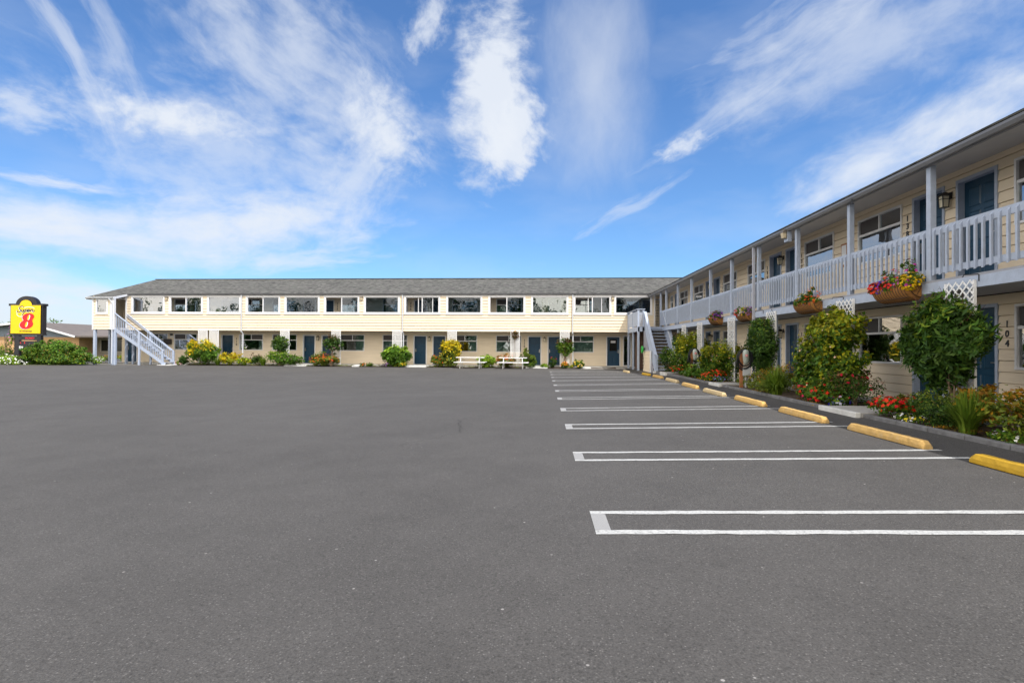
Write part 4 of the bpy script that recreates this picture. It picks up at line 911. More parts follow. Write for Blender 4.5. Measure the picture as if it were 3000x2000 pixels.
shrub('flower_clump', 'rounded bush of pale yellow roses beside the right-hand downpipe', 'flowers', 2.42, 37.75, .0, .66, .80, 1200, .06, 'green', d=.6, group=G1, flowers=(80, .10, [(.85, .62, .08), (.85, .7, .3)], .4), stem=False)
shrub('flower_clump', 'little yellow flowers between the marigolds and the pale yellow roses', 'flowers', 1.97, 37.8, .0, .32, .40, 240, .045, 'lime', d=.3, group=G1, flowers=(40, .06, YLW, .4), stem=False)
t = None
P_l = []
gcl = [(u, 38.25 + .0 - .0192 * u - .15 - .1 * math.sin(u * 3), .08, .5, .22, .09) for u in np.arange(-25.4, -.5, .55) if not (-18.35 < u < -16.75 or -9.6 < u < -8.1)]
gc = leaves('ground_cover', None, gcl, 7000, .045, 'olive', 'rust', .9, up=.6, shell=.2); tag(gc, 'low olive and rusty weeds along the asphalt edge below the long wing', 'ground cover', None, 'stuff')
# --- right bed
GV = 'climbing vines on the white lattices'
vine('large dark vine with long pointed leaves hiding the blue door next to number 104', 6.93, 9.98, .80, 2.42, 1.66, 12500, .135, 'dark', 'mid', aspect=.30, wisps=30, trunk_r=.02, lean=-.5, d=.8, k=8, ztr=.2, spread=.22, along='y')
vine('dense dark green vine behind the nearer car charger, shading a curtained window', 6.98, 18.0, .66, 2.46, 1.62, 10500, .09, 'dark', 'mid', wisps=14, d=.8, k=7, ztr=.2, along='y', aspect=.4)
vine('small dark round vine next to the lower end of the corner staircase', 6.95, 28.9, 1.40, 2.24, 1.0, 2200, .08, 'dark', 'burg', d=.6, ztr=.2, along='y')
shrub('shrub', 'small dark conical bush at the foot of the corner staircase', 'shrub', 6.62, 29.6, .2, 1.46, 1.05, 5000, .07, 'dark', 'mid', .5, group=G2)
shrub('shrub', 'large yellow-green shrub behind the farther car charger', 'shrub', 7.1, 27.0, .2, 2.16, 1.9, 9000, .10, 'mid', 'yellow', .5, group=G2, flowers=(40, .06, [(.7, .68, .4)]), aspect=.6)
shrub('flower_clump', 'pale lilies on stems left of the farther car charger', 'flowers', 6.75, 28.4, .2, 1.0, .5, 700, .09, 'green', d=.5, group=G2, flowers=(16, .15, [(.8, .7, .5), (.78, .6, .6)], .8))
shrub('flower_clump', 'scarlet flowers at the foot of the farthest large yellow-green shrub', 'flowers', 6.5, 26.9, .2, .64, .85, 700, .06, 'green', d=.9, group=G2, flowers=(70, .09, RED, .4), stem=False)
shrub('shrub', 'fresh green low mound shrub in front of the farther car charger', 'shrub', 6.62, 24.1, .15, .80, 1.25, 4200, .075, 'green', 'lime', .8, group=G2, d=1.5)
shrub('shrub', 'upright yellow-flecked shrub directly left of the nearer car charger', 'shrub', 7.0, 21.9, .2, 1.72, 1.65, 9000, .085, 'mid', 'yellow', .55, group=G2, flowers=(70, .05, PCH), aspect=.55)
shrub('flower_clump', 'bright red flowers left of the nearer charger, beside yellow pansies', 'flowers', 6.55, 21.6, .2, .68, .95, 1000, .06, 'green', d=1.2, group=G2, flowers=(120, .075, [(.8, .05, .01), (.7, .02, .01)], .45), stem=False)
shrub('flower_clump', 'low yellow pansies below the bright red flowers, farther bed', 'flowers', 6.38, 21.9, .2, .36, .6, 380, .05, 'mid', d=1.3, group=G2, flowers=(60, .045, YLW, .5), stem=False)
shrub('flower_clump', 'small pale blue pansies at the end of the far doorway slab', 'flowers', 6.42, 20.5, .2, .44, .4, 300, .05, 'mid', d=.5, group=G2, flowers=(50, .055, [(.35, .38, .75), (.2, .2, .6)], .5), stem=False)
shrub('shrub', 'spreading low olive shrub with rusty orange new growth, right of the nearer charger', 'shrub', 6.9, 17.5, .15, .98, 1.6, 6000, .065, 'olive', 'rust', .55, group=G2, d=2.6, k=8, lobes=[(6.75, 18.0, .38, .55, .7, .25), (6.95, 17.0, .5, .6, .6, .35), (7.1, 16.4, .68, .5, .5, .38), (6.7, 16.9, .35, .4, .6, .25), (7.0, 17.6, .55, .4, .5, .32)])
t = thing('grass_clump', (6.6, 15.6, .2), 'arching bright green strap-leaved clump left of the large yellow-green shrub', 'plant', G2); blades('blades', t, 6.45, 15.65, .18, 420, .78, .62, 'lime', .017, .85); 
shrub('shrub', 'largest yellow-green shrub in the bed, flecked with peach flowers, beside a curtained window', 'shrub', 7.1, 13.75, +.2, 2.48, 1.9, 16000, .095, 'mid', 'yellow', .42, group=G2, d=1.8, k=9, flowers=(120, .05, PCH), aspect=.6, lobes=[(7.05, 13.7, 1.25, .62, .72, 1.0), (7.0, 13.35, 1.9, .5, .5, .5), (7.1, 14.1, 1.9, .5, .48, .45), (6.85, 14.25, 1.2, .5, .5, .6), (6.95, 13.2, 1.2, .5, .45, .7), (7.0, 13.7, 2.15, .45, .5, .3), (6.8, 14.0, .7, .45, .6, .5), (6.9, 13.1, .65, .45, .4, .45)])
shrub('flower_clump', 'mixed red and crimson flowers at the foot of the largest yellow-green shrub', 'flowers', 6.58, 13.6, .18, .66, 1.0, 1700, .055, 'green', 'mid', group=G2, d=1.5, flowers=(110, .075, RED + [(.75, .02, .12)], .3), stem=False, k=6)
shrub('flower_clump', 'small deep blue and white pansies left of the nearest doorway slab', 'flowers', 6.45, 12.5, .16, .42, .42, 420, .05, 'mid', d=.5, group=G2, flowers=(26, .075, [(.06, .05, .55), (.06, .05, .5), (.6, .6, .75)], .5), stem=False)
shrub('shrub', 'sprawling dark rose bush with a few crimson buds, just left of the nearest doorway slab', 'shrub', 6.95, 12.75, .2, 1.02, 1.1, 1900, .055, 'dark', 'burg', .5, group=G2, flowers=(14, .07, [(.6, .01, .05)]), d=.9, spread=.3)
shrub('flower_clump', 'big cluster of scarlet geraniums at the right edge of the nearest doorway slab', 'flowers', 6.68, 10.72, .18, .62, .95, 1500, .06, 'green', 'mid', group=G2, d=.95, flowers=(230, .07, RED, .45), stem=False, k=6)
shrub('flower_clump', 'tiny yellow and white pansies by the kerb, right of the scarlet geraniums', 'flowers', 6.42, 10.05, .17, .33, .36, 300, .04, 'mid', d=.6, group=G2, flowers=(50, .045, [(.78, .62, .03), (.75, .75, .78)], .5), stem=False)
shrub('shrub', 'low spreading dark green cypress-like shrub between the geraniums and the green grassy clump', 'shrub', 6.92, 9.75, .15, .80, 1.2, 7000, .05, 'dark', 'olive', .62, group=G2, d=1.2, k=8, spread=.24, aspect=.4)
t = thing('grass_clump', (6.62, 8.85, .2), 'upright vivid green iris leaves in front of the large dark vine', 'plant', G2); blades('blades', t, 6.52, 8.85, .17, 380, .58, .42, 'lime', .014, .45); blades('dry_blades', t, 6.58, 8.9, .16, 130, .22, .35, 'rust', .006, .9)
shrub('shrub', 'bronze and yellow-leaved shrub at the right edge of the photo, beneath number 104', 'shrub', 7.05, 8.55, .15, .90, 1.4, 6500, .075, 'olive', 'rust', .45, group=G2, d=1.5, k=8, lobes=[(7.1, 8.9, .5, .5, .5, .36), (7.15, 8.3, .52, .5, .5, .34), (6.75, 8.1, .4, .4, .45, .28), (7.2, 9.5, .6, .4, .4, .26), (7.1, 7.6, .45, .5, .5, .3)])
shrub('flower_clump', 'sparse white-flowered seedling by the kerb at the lower right edge', 'flowers', 6.42, 7.9, .15, .36, .5, 420, .055, 'mid', d=.7, group=G2, flowers=(8, .04, WHT, .6), stem=False)
lt = [(6.3 + random.random() * 1.3, y, .19, .3, .35, .035) for y in np.arange(6.5, 30, .5) if not (10.8 < y < 12.4 or 19 < y < 20.4 or 27.3 < y < 28.7)]
gc = leaves('leaf_litter', None, lt, 5000, .035, 'rust', 'olive', .9, up=1.2, shell=.1); tag(gc, 'brown and olive leaf litter and weeds on the soil of the right bed', 'leaf litter', None, 'stuff')

# ================================================================== PICNIC TABLES
def picnic(x, y, lab, half=1.04):
    t = thing('picnic_table', (x, y, 0), lab, 'picnic table', 'white picnic tables on the asphalt'); W_ = mat('white painted planks', (.86, .86, .85), .45, var=.03, dirt=.08, dirtcol=(.5, .48, .42))
    for i in range(3): MB().box(x - half + .1, x + half - .1, y - .36 + i * .245, y - .13 + i * .245, .715, .752).build('tabletop_plank', W_, t, bevel=.004)
    for sy in (-1, 1): MB().box(x - half, x + half, y + sy * .62 - .13, y + sy * .62 + .13, .40, .437).build('bench', W_, t, bevel=.004)
    for sx in (-1, 1):
        xx = x + sx * (half - .42); m = MB()
        m.tube([(xx, y - .30, .70), (xx + sx * .03, y - .55, .02)], .024, 8).tube([(xx, y + .30, .70), (xx + sx * .03, y + .55, .02)], .024, 8).tube([(xx, y - .70, .385), (xx, y + .70, .385)], .022, 8).tube([(xx, y - .34, .70), (xx, y + .34, .70)], .022, 8)
        m.build('leg_frame', W_, t)
        MB().tube([(xx, y, .39), (x + sx * .12, y, .70)], .014, 6).build('brace', W_, t)
picnic(-4.85, 36.95, 'left of the two white picnic tables, in front of the lime green dome')
picnic(-1.98, 36.90, 'right of the two white picnic tables, in front of the leggy olive shrub')

# ================================================================== CAR CHARGERS
def charger(x, y, z, lab, s=1.0):
    t = thing('car_charger', (x, y, z), lab, 'car charger', 'car chargers on posts in the right bed')
    def Q(a, b, c): return (x + a, y - b, z + c)      # a to the right, b towards the street
    MB(Q).box(-.15, -.06, -.06, .03, 0, 1.12).build('post', mat('reddish wood post', (.33, .13, .05), .8, var=.25, scale=20, stretch=(1, 1, .2)), t)
    MB(Q).tube([(.03, .0, 0), (.03, .0, .45)], .028, 8).build('conduit', GUTTERL, t)
    MB(Q).box(-.08, .17, -.04, .06, .38, .64).build('junction_box', mat('light grey enclosure', (.50, .53, .56), .5), t, bevel=.008)
    rings = []
    for zz, ra, rb_ in ((.74, .035, .02), (.76, .062, .045), (.84, .082, .065), (.98, .097, .08), (1.08, .100, .085), (1.16, .090, .075), (1.20, .065, .05), (1.215, .03, .02)):
        rings.append([(ra * math.cos(a), .09 + rb_ * math.sin(a), zz) for a in np.linspace(0, 6.283, 18, endpoint=False)])
    b_ = MB(Q).loft(rings).build('charger_body', mat('sage silver plastic', (.36, .41, .38), .35), t, smooth=True)
    ci = [(.040 * math.cos(a), 1.03 + .040 * math.sin(a)) for a in np.linspace(0, 6.283, 20, endpoint=False)]
    MB(Q).prism(ci, .14, .180).build('badge', mat('red badge', (.75, .03, .04), .4), b_)
    MB(Q).box(-.010, .010, .180, .184, 1.012, 1.052).box(-.022, .022, .180, .184, 1.005, 1.013).build('badge_symbol', WHITE, b_)
    m = MB(Q)
    for i in range(8):
        r_ = .185 + .013 * i + random.uniform(-.008, .008); pts = []
        for a in np.linspace(0, 6.283, 28, endpoint=False): pts.append((-.02 + r_ * .92 * math.cos(a), .03 + .012 * (i % 3) + .02 * math.sin(a * 2 + i), .93 + r_ * 1.12 * math.sin(a) - .012 * i * (math.sin(a) < 0)))
        m.tube(pts, .0115, 6, closed=True)
    m.tube([(.17, .05, 1.10), (.27, .06, .95), (.29, .06, .7), (.22, .05, .50)], .013, 6)
    m.tube([(-.22, .04, 1.0), (-.29, .05, .8), (-.30, .05, .62)], .013, 6)
    m.build('cable', mat('black rubber cable', (.012, .013, .018), .45), t, smooth=True)
charger(6.50, 18.15, .2, 'nearer of the two car chargers, with a grey box on its post in full view')
charger(6.50, 24.05, .2, 'farther of the two car chargers, half hidden behind the green mound shrub')

# ================================================================== HAY RACK PLANTERS
COIR = mat('orange brown coir liner', (.32, .145, .038), .95, var=.25, scale=25, bump=.8, bscale=80)
def planter(yc, L_, lab, fl):
    t = thing('hanging_planter', (7.22, yc, 2.44), lab, 'hanging planter', 'coir planters hung on the balcony edge'); x0 = 7.255; zt = 2.695; n_ = 14; rings = []
    for k in range(n_ + 1):
        s_ = -1 + 2 * k / n_; e = (max(0, 1 - abs(s_) ** 12)) ** .5 * .22 + .78; y = yc + s_ * L_ / 2; D = .29 * e; Hh = .29 * e
        ring = [(x0, y, zt)] + [(x0 - D * math.sin(a) ** .8, y, zt - Hh * (1 - math.cos(a)) ** .0 * math.sin(math.pi / 2 - 0) * (1 - (math.sin(a - math.pi / 2) * -1)) if False else zt - Hh * math.cos(a)) for a in np.linspace(math.pi / 2, .02, 8)]
        ring = [(x0, y, zt)] + [(x0 - D * math.sin(a), y, zt - Hh * math.cos(a)) for a in np.linspace(math.pi / 2, .0, 8)]
        rings.append(ring)
    MB().loft(rings).build('coir_liner', COIR, t, smooth=False)
    m = MB()
    for k in range(1, n_):
        if L_ and k % 1 == 0: m.tube([(p[0] - .006, p[1], p[2] - .003) for p in rings[k][1:]], .004, 5)
    m.tube([(r_[1][0] - .006, r_[1][1], zt) for r_ in rings], .007, 6); m.tube([(rings[k][5][0] - .008, rings[k][5][1], rings[k][5][2]) for k in range(1, n_)], .004, 5)
    for a_ in range(2, 8, 2):
        for k_ in (0, n_): m.tube([(x0, rings[k_][0][1] - .006 * (1 if k_ == 0 else -1), zt - .01), (rings[k_][a_][0], rings[k_][a_][1] - .006 * (1 if k_ == 0 else -1), rings[k_][a_][2])], .004, 5)
    for k_ in (0, n_): m.tube([(p[0] - .004, p[1], p[2] - .003) for p in rings[k_][1:]], .007, 5)
    m.build('wire_frame', BLACK, t)
    for (dy, w_, top, n2, pal, nb, sz, cols) in fl:
        yy = yc + dy * L_ / 2; L2 = [(x0 - .12, yy, zt + top * .55, .16, w_ * .55, top * .75), (x0 - .20, yy - w_ * .15, zt + .03, .15, w_ * .5, .13)]
        leaves('foliage', t, L2, int(n2 * 1.5), .055, pal, None, aspect=.5)
        if nb: blooms('flowers', t, L2, int(nb * 1.6), sz * 1.1, cols, -.2)
planter(11.58, 1.18, 'nearest and largest coir planter, spilling red, violet and yellow flowers', [(.92, .34, .14, 260, 'mid', 80, .055, RED), (.60, .40, .16, 260, 'dark', 70, .045, [(.12, .03, .5), (.3, .05, .4), (.06, .04, .6)]), (.15, .5, .30, 380, 'green', 60, .05, [(.8, .1, .03), (.7, .03, .02)]), (-.25, .36, .2, 320, 'lime', 10, .04, PRP), (-.58, .40, .40, 420, 'green', 24, .06, [(.5, .03, .3), (.6, .05, .4)]), (-.80, .46, .20, 320, 'olive', 130, .045, YLW)])
planter(15.30, 1.12, 'second nearest coir planter, with orange flowers and feathery green growth', [(.5, .6, .22, 600, 'green', 40, .045, [(.6, .1, .05), (.7, .5, .05)]), (-.5, .5, .30, 600, 'green', 45, .05, ORG_), (0, .4, .16, 260, 'mid', 16, .04, PRP)])
planter(19.95, 1.02, 'third coir planter along, red at its left end and white and yellow on top', [(.85, .4, .18, 300, 'mid', 70, .06, RED), (.3, .45, .22, 350, 'green', 60, .045, WHT), (-.3, .45, .2, 350, 'lime', 60, .045, YLW), (-.7, .4, .18, 300, 'dark', 40, .045, PRP)])
planter(23.2, 1.05, 'farthest coir planter, with dark red and violet flowers', [(.6, .5, .22, 450, 'lime', 30, .05, ORG_), (-.1, .5, .24, 400, 'green', 60, .05, [(.5, .01, .05), (.6, .02, .15)]), (-.6, .5, .24, 400, 'dark', 60, .05, [(.15, .03, .3), (.3, .05, .4)])])

# ================================================================== ROADSIDE SIGN (left)
sg = thing('roadside_sign', (-36.6, 37.6, 0), 'black-framed yellow motel sign with an arched top and red numeral, left of the hedge', 'sign')
SX, SY = -36.62, 37.2
CZ = 2.17
def FG(u, w, z): return (SX + u, SY - w, z)
BK = mat('black sign cabinet', (.016, .016, .022), .45)
m = MB(FG); m.box(-1.26, 1.16, -.32, .0, CZ - .02, CZ + 1.98); m.box(-1.34, 1.24, -.36, .05, CZ + 1.98, CZ + 2.14).box(-1.30, 1.20, -.34, .03, CZ - .10, CZ - .02); cab = m.build('cabinet', BK, sg)
def arc(r0, r1, cz, n_=20, cu=-.07): return [(cu + r0 * math.cos(a), cz + r1 * math.sin(a)) for a in np.linspace(0, math.pi, n_)]
MB(FG).prism(arc(.80, .60, CZ + 2.08), -.32, .0).build('arch', BK, sg)
FACE = mat('backlit yellow sign face', (.86, .57, .0), .4)
fp = [(-1.16, CZ + .02), (1.06, CZ + .02), (1.06, CZ + 2.02), (.42, CZ + 2.02)] + [(-.05 + .45 * math.cos(a), CZ + 2.02 + .38 * math.sin(a)) for a in np.linspace(.0, math.pi, 14)] + [(-.52, CZ + 2.02), (-1.16, CZ + 2.02)]
MB(FG).prism(fp, .052, .070).build('sign_face', FACE, sg)
# artwork, from face-relative drawing units: x 210..780, y 900..380 -> metres
def fx(px, py): return (-1.16 + (px - 210) / 570 * 2.22, CZ + .02 + (900 - py) / 520 * 2.0)
def stroke(paths, r, w, name, m_, off=(0, 0)):
    s = MB(FG)
    for p in paths:
        q = []; 
        for k in range(len(p) - 1):   # Catmull-Rom
            p0, p1, p2, p3 = p[max(k - 1, 0)], p[k], p[k + 1], p[min(k + 2, len(p) - 1)]
            for t_ in (0, .25, .5, .75): q.append(tuple(.5 * ((2 * p1[i]) + (-p0[i] + p2[i]) * t_ + (2 * p0[i] - 5 * p1[i] + 4 * p2[i] - p3[i]) * t_ ** 2 + (-p0[i] + 3 * p1[i] - 3 * p2[i] + p3[i]) * t_ ** 3) for i in (0, 1)))
        q.append(p[-1]); q = [fx(a + off[0], b_ + off[1]) for a, b_ in q]
        L0 = []; R0 = []
        for k in range(len(q)):
            a = q[max(k - 1, 0)]; c = q[min(k + 1, len(q) - 1)]; dx, dz = c[0] - a[0], c[1] - a[1]; l_ = math.hypot(dx, dz) or 1; L0.append((q[k][0] - dz / l_ * r, q[k][1] + dx / l_ * r)); R0.append((q[k][0] + dz / l_ * r, q[k][1] - dx / l_ * r))
        for k in range(len(q) - 1): s.quad((L0[k][0], w, L0[k][1]), (L0[k + 1][0], w, L0[k + 1][1]), (R0[k + 1][0], w, R0[k + 1][1]), (R0[k][0], w, R0[k][1]))
    return s.build(name, m_, sg)
script = [[(452, 415), (440, 396), (400, 400), (372, 430), (384, 452), (402, 474), (385, 502), (345, 508), (330, 488), (345, 468)],
 [(428, 458), (415, 488), (430, 500), (452, 482), (466, 456), (456, 486), (468, 498)], [(496, 456), (470, 505), (425, 566)], [(484, 478), (508, 456), (524, 466), (512, 490), (486, 500)],
 [(528, 486), (560, 474), (566, 456), (546, 456), (530, 478), (536, 500), (566, 492), (584, 474)], [(600, 454), (586, 498)], [(592, 476), (614, 456), (632, 458), (626, 484), (640, 498), (670, 474)]]
stroke(script, .036, .071, 'lettering', mat('white sign vinyl', (.85, .85, .85), .4), (-7, 5)); 
stroke(script, .027, .076, 'lettering', mat('black sign vinyl', (.02, .02, .02), .4))
stroke([[(470, 426), (530, 412), (610, 416), (664, 438)], [(326, 528), (334, 558), (370, 584), (428, 590)]], .020, .073, 'flourish', mat('white sign vinyl', (.85,) * 3))
def ell(cx, cy, rx, ry, sh=.0, n_=28): return [fx(cx + rx * math.cos(a) - sh * ry * math.sin(a) * -1, cy - ry * math.sin(a)) for a in np.linspace(0, 6.283, n_, endpoint=False)]
def numeral(dx, dy, gx, w0, w1, name, m_, par=sg):
    s = MB(FG); s.prism(ell(548 + dx, 598 + dy, 112 + gx, 72 + gx, .22), w0, w1); s.prism(ell(516 + dx, 732 + dy, 128 + gx, 86 + gx, .22), w0, w1 + .001); s.prism([fx(455 + dx, 650 + dy), fx(640 + dx, 650 + dy), fx(620 + dx, 680 + dy), fx(450 + dx, 680 + dy)], w0, w1 + .0005)
    return s.build(name, m_, sg)
numeral(-14, 8, 2, .071, .074, 'numeral_shadow', mat('black sign vinyl', (.02,) * 3)); numeral(-8, 4, 2, .071, .078, 'numeral_outline', mat('white sign vinyl', (.85,) * 3)); numeral(0, 0, 0, .071, .083, 'numeral', mat('red sign vinyl', (.80, .008, .012), .4))
for (cx, cy, rx, ry) in ((556, 606, 20, 46), (516, 734, 20, 46)):
    MB(FG).prism(ell(cx + 5, cy, rx + 3, ry + 3, .25), .084, .0865).build('numeral_gap_edge', mat('white sign vinyl', (.85,) * 3), sg); MB(FG).prism(ell(cx - 3, cy, rx - 3, ry, .25), .084, .0885).build('numeral_gap', FACE, sg)
text_part(['BY WYNDHAM'], FG, -.02, .076, CZ + .17, .135, 'small_lettering', mat('black sign vinyl', (.02,) * 3), sg, depth=.006)
for a, b_, w in ((-1.34, -1.16, -.5), (-.86, -.60, -.1), (.75, 1.04, -.1)): MB(FG).box(a, b_, w - .12, w + .1, 0, CZ - .08).build('sign_post', BK, sg)
rb = MB(FG).box(-.60, .75, -.14, .0, 1.72, 2.0).build('vacancy_board', BK, sg); text_part(['VACANCY'], FG, .22, .004, 1.86, .15, 'neon_lettering', mat('red neon', (.5, .02, .03), .5, emit=(.8, .03, .05, .5)), rb, depth=.006)
rb = MB(FG).box(-.60, .75, -.14, .0, 1.06, 1.66).build('letter_board', BK, sg); text_part(['EN'], FG, -.42, .004, 1.20, .24, 'board_lettering', mat('white sign vinyl', (.85,) * 3), rb, depth=.006)
text_part(['L    5'], FG, -.30, .004, 1.53, .18, 'board_lettering', mat('red sign vinyl', (.8, .01, .01)), rb, depth=.006)

# ================================================================== HEDGE AND PLANTS AT THE LEFT EDGE
hl = [(-35.7, 36.9, .60, .95, .8, .66), (-35.0, 36.9, .78, 1.1, .9, .82), (-34.1, 36.9, .82, 1.2, .9, .84), (-33.2, 36.9, .72, 1.1, .8, .78), (-32.4, 36.8, .46, .9, .6, .50), (-33.4, 36.7, .4, 1.3, .9, .45), (-34.9, 36.7, .4, 1.4, .8, .45)]
shrub('hedge', 'broad dense rounded green hedge flecked with rust, between the yellow sign and the motel', 'hedge', -33.7, 36.9, 0, 1.74, 5, 24000, .08, 'mid', 'green', .55, lobes=hl, flowers=(230, .05, [(.5, .08, .03), (.4, .12, .04)], .6), spread=.16, clump=40)
shrub('shrub', 'loose olive-green hedge behind the white daisies at the left edge', 'shrub', -38.6, 38.4, 0, 1.3, 3, 5000, .07, 'mid', 'yellow', .7, lobes=[(-38.8, 38.6, .6, 1.6, .7, .65), (-37.2, 38.5, .55, 1.2, .6, .60), (-40.3, 38.7, .65, 1.3, .7, .7), (-36.4, 38.0, .45, .7, .5, .5)])
shrub('flower_clump', 'mound of white daisies with lime green leaves at the left edge of the photo', 'flowers', -37.3, 36.2, 0, .85, 3, 6000, .055, 'lime', 'green', .9, lobes=[(-38.0, 36.5, .32, 1.2, .7, .42), (-36.9, 36.3, .25, 1.0, .6, .34), (-39.3, 36.6, .35, 1.1, .7, .5), (-36.2, 36.2, .18, .7, .5, .25)], flowers=(260, .11, WHT, .35), stem=False)
shrub('flower_clump', 'small pale daisies at the right foot of the broad hedge', 'flowers', -31.6, 37.6, 0, .62, 1, 700, .05, 'lime', lobes=[(-31.7, 37.6, .3, .5, .4, .32)], flowers=(60, .07, WHT, .5), stem=False)
shrub('shrub', 'tall dark green shrub behind the posts beneath the left staircase', 'shrub', -31.9, 43.0, 0, 1.95, 1.5, 3600, .07, 'dark', 'mid', .7, d=1.2)
shrub('shrub', 'low yellow-green shrub seen between the porch posts', 'shrub', -34.2, 44.0, 0, .75, 2.0, 1800, .07, 'lime', 'yellow', .6, d=1.2)
shrub('shrub', 'low reddish shrub beside the yellow-green one beyond the porch posts', 'shrub', -35.9, 44.0, 0, .70, 1.2, 1100, .07, 'olive', 'rust', .5, d=1.0)
shrub('flower_clump', 'tall pink foxglove blooms poking out left of the yellow sign', 'flowers', -38.9, 37.9, .5, 2.8, .4, 300, .07, 'mid', lobes=[(-38.75, 38.2, 2.55, .16, .15, .38), (-38.85, 38.2, 1.6, .3, .2, .7)], flowers=(60, .10, [(.65, .2, .5), (.7, .3, .6)], .4))

# ================================================================== NEIGHBOURS AND DISTANCE
nb = thing('house', (-62, 66, 0), 'low tan neighbouring building with a broad brown-grey roof, seen between the sign and the motel', 'building')
TAN = mat('tan stucco', (.52, .32, .16), .9, var=.2, scale=.8, dirt=.3, dirtcol=(.35, .3, .3)); RF = mat('brown grey roofing', (.135, .115, .105), .95, var=.12, scale=1.5, bump=.4); TRIM = mat('pale beige trim', (.55, .52, .46), .6)
NX0, NX1, NY0, NY1 = -78, -56.3, 64, 74
MB().box(NX0, NX1, NY0, NY1, -.3, 2.3).build('wall', TAN, nb)
MB().prism([(-78, 2.3), (-56.3, 2.3), (-62.5, 4.0)], NY0, NY0 + .3).build('gable', mat('blue grey gable boards', (.20, .24, .30), .8), nb)
s = MB(); s.v = [(-62.5, 63.2, 4.15), (-62.5, 64.5, 4.15), (-56.1, 63.2, 2.45), (-30, 63.2, 2.45), (-30, 76, 3.9), (-62.5, 76, 4.15), (-80, 63.2, 2.4), (-80, 76, 2.4)]
s.f = [(0, 2, 3, 4, 5), (0, 5, 7, 6)]
o = s.build('roof', RF, nb); q = o.modifiers.new('t', 'SOLIDIFY'); q.thickness = .18; q.offset = -1
MB().beam((-62.5, 63.15, 4.05), (-56.1, 63.15, 2.35), .06, .22).beam((-62.5, 63.15, 4.05), (-80, 63.15, 2.3), .06, .22).build('rake_board', WHITE, nb)
MB().box(-56.3, -30, 66.5, 66.7, -.3, 2.35).build('wall', mat('beige block wall', (.40, .36, .30), .9, var=.1), nb)
for a, b_ in ((-55.6, -52.6), (-51.2, -49.6), (-48.8, -47.0), (-46, -44)):
    f = MB().box(a, b_, 66.36, 66.5, .5, .6).box(a, b_, 66.36, 66.5, 2.0, 2.12).box(a, a + .12, 66.36, 66.5, .6, 2.0).box(b_ - .12, b_, 66.36, 66.5, .6, 2.0).box((a + b_) / 2 - .05, (a + b_) / 2 + .05, 66.38, 66.5, .6, 2.0).build('window', TRIM, nb)
    MB().box(a + .12, b_ - .12, 66.44, 66.46, .6, 2.0).build('pane', mat('dark window glass', (.03, .035, .03), .1), f)
nb2 = thing('house', (-84, 84, 0), 'orange-gabled house behind the sign at the far left edge', 'building')
MB().box(-94, -80, 80, 90, -.3, 2.0).build('wall', mat('grey brown wall', (.30, .24, .21), .9, var=.2), nb2)
MB().prism([(-94, 2.0), (-80, 2.0), (-84.5, 3.6)], 80, 80.3).build('gable', mat('orange gable', (.45, .18, .05), .8, var=.2), nb2)
s = MB(); s.v = [(-84.5, 79.4, 3.75), (-79, 79.4, 2.0), (-79, 91, 2.0), (-84.5, 91, 3.75), (-95, 79.4, 1.9), (-95, 91, 1.9)]; s.f = [(0, 1, 2, 3), (0, 3, 5, 4)]; o = s.build('roof', RF, nb2); q = o.modifiers.new('t', 'SOLIDIFY'); q.thickness = .2
for a in (-92, -89, -86, -83):
    f = MB().box(a, a + 1.4, 79.9, 80, .4, 1.7).build('window', TRIM, nb2); MB().box(a + .12, a + 1.28, 79.86, 79.9, .5, 1.6).build('pane', MATS['dark window glass'], f)
def tree(lab, x, y, h, w, n_, pal='dark', size=.35, z=0, top='mid'):
    t = thing('tree', (x, y, z), lab, 'tree', 'trees beyond the neighbouring houses'); L_ = [(x, y, z + h * .62, w * .4, w * .4, h * .36)]
    for i in range(8): a = 6.283 * i / 8; L_.append((x + math.cos(a) * w * .28, y + math.sin(a) * w * .28, z + h * random.uniform(.4, .8), w * .22, w * .22, h * .17))
    leaves('crown', t, L_, n_, size, pal, top, .7, .6, clump=8, spread=.22)
    MB().tube([(x, y, z - .2), (x + .1, y, z + h * .3), (x - .1, y, z + h * .6)], [w * .045, w * .035, w * .015], 8).build('trunk', BARK, t)
    m = MB()
    for i in range(5): a = 6.283 * i / 5; m.tube([(x, y, z + h * .3), (x + math.cos(a) * w * .2, y + math.sin(a) * w * .2, z + h * .6)], [w * .02, w * .006], 6)
    m.build('limb', BARK, t)
tree('dark green tree rising behind the sign and the orange-gabled house', -93.5, 97, 6.6, 9, 3500)
tree('dark green tree at the extreme left edge of the photo', -103, 100, 5.4, 7, 2600)
tree('lower dark tree filling in left of the sign', -97.5, 104, 5.2, 8, 2600)
def hz(x, y): return 7 + 5.5 * math.sin(x * .0045 + 1.0) + 3 * math.sin(x * .013 + 2) + (y - 900) * .02
s = MB(); 
for i in range(121):
    x = -1500 + i * 25; s.v += [(x, 820, -1), (x, 900, hz(x, 900) * 1.0), (x, 1100, hz(x, 1100) * 1.5)]
for i in range(120):
    for j in range(2): a = i * 3 + j; s.f.append((a, a + 1, a + 4, a + 3))
tag(s.build('hills', mat('wooded hill', (.04, .07, .04), .95, var=.4, scale=.05)), kind='structure')
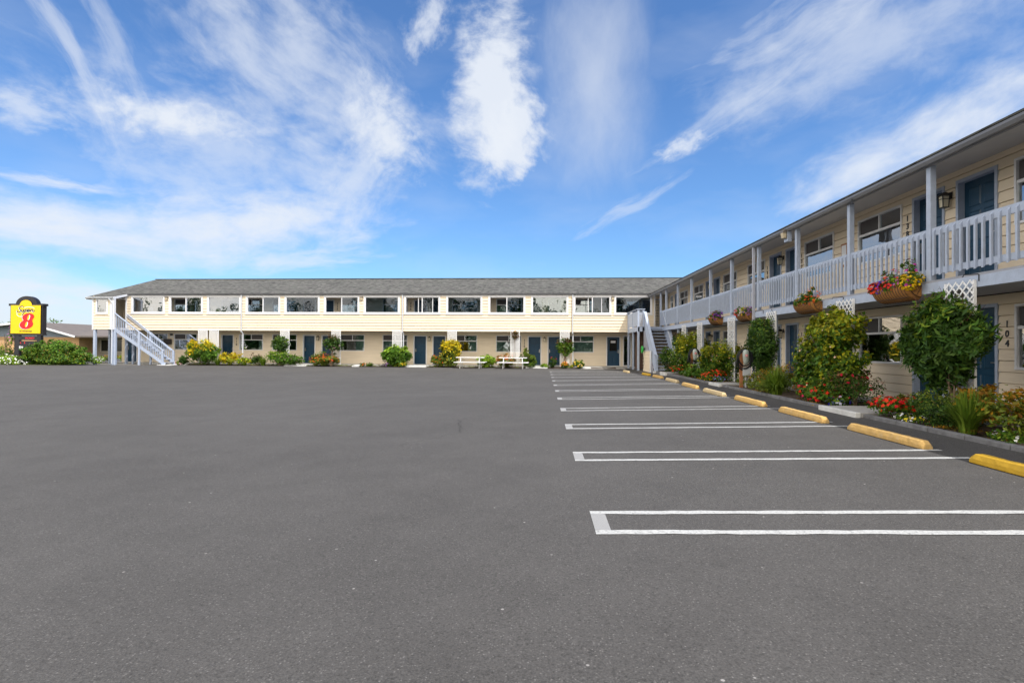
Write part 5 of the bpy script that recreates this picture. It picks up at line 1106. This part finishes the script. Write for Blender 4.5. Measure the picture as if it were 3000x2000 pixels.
# ground beyond the lot on the left: side drive and kerb
tag(MB().box(-60, -33.2, 39.4, 58, -.2, .0).build('road', am), kind='structure')
tag(MB().box(-36.5, -33.4, 38.3, 38.6, -.1, .12).box(-33.0, -32.1, 39.0, 39.2, -.1, .1).build('kerb', CONC), kind='structure')
o = MB().loft([[(-32.55 + a, 39.9 + t_, c) for a, c in prof] for t_ in (-.2, .9)]).build('wheel_stop', YEL2, None); tag(o, 'short yellow wheel stop glimpsed behind the left porch posts', 'wheel stop')
tag(MB().box(-48, -33.0, 35.9, 39.4, -.2, .03).build('verge', GROUND), kind='structure')

# woodland across the road behind the viewer (seen mirrored in the window glass)
WL = []
for i in range(46):
    x = -120 + i * 3.5 + random.uniform(-2, 2); h = random.choice((8, 11, 14, 17, 19)) * random.uniform(.85, 1.1); y = -62 + random.uniform(-6, 6)
    WL += [(x, y, h * .55, 2.6, 2.6, h * .42), (x + 1, y, h * .3, 3.2, 3, h * .28)]
wl = leaves('woodland', None, WL, 70000, .85, 'dark', 'mid', .7, .6, clump=5, spread=.25); tag(wl, 'dark woodland mirrored in the upper windows', 'woodland', None, 'stuff')

# hairline cracks in the asphalt
CRK = mat('dark crack', (.018, .018, .018), .95)
for pts in ([(-6.2, 21.0), (-5.4, 23.5), (-4.1, 26.8), (-2.8, 28.9), (-.4, 30.6), (2.4, 31.2)], [(1.0, 13.9), (2.2, 14.4), (3.1, 14.2), (4.4, 14.9)], [(-18, 22), (-15.5, 23.2), (-12, 23.0), (-9, 24.6)], [(-2.2, 8.2), (-1.4, 9.6), (-1.7, 11.2), (-.9, 12.7)]):
    m = MB(); L0 = []; R0 = []; q = []
    for (xa, ya), (xb, yb) in zip(pts, pts[1:]):
        for k in range(14): t_ = k / 14; q.append((xa + (xb - xa) * t_ + random.uniform(-.05, .05), ya + (yb - ya) * t_ + random.uniform(-.05, .05)))
    for k in range(len(q) - 1):
        (x0, y0), (x1, y1) = q[k], q[k + 1]; l_ = math.hypot(x1 - x0, y1 - y0) + 1e-6; w_ = .005 * (1 - abs(k / len(q) - .5)); nx, ny = -(y1 - y0) / l_ * w_, (x1 - x0) / l_ * w_
        m.quad((x0 - nx, y0 - ny, gz(x0, y0) + .004), (x1 - nx, y1 - ny, gz(x1, y1) + .004), (x1 + nx, y1 + ny, gz(x1, y1) + .004), (x0 + nx, y0 + ny, gz(x0, y0) + .004))
    tag(m.build('asphalt_crack', CRK), kind='structure')
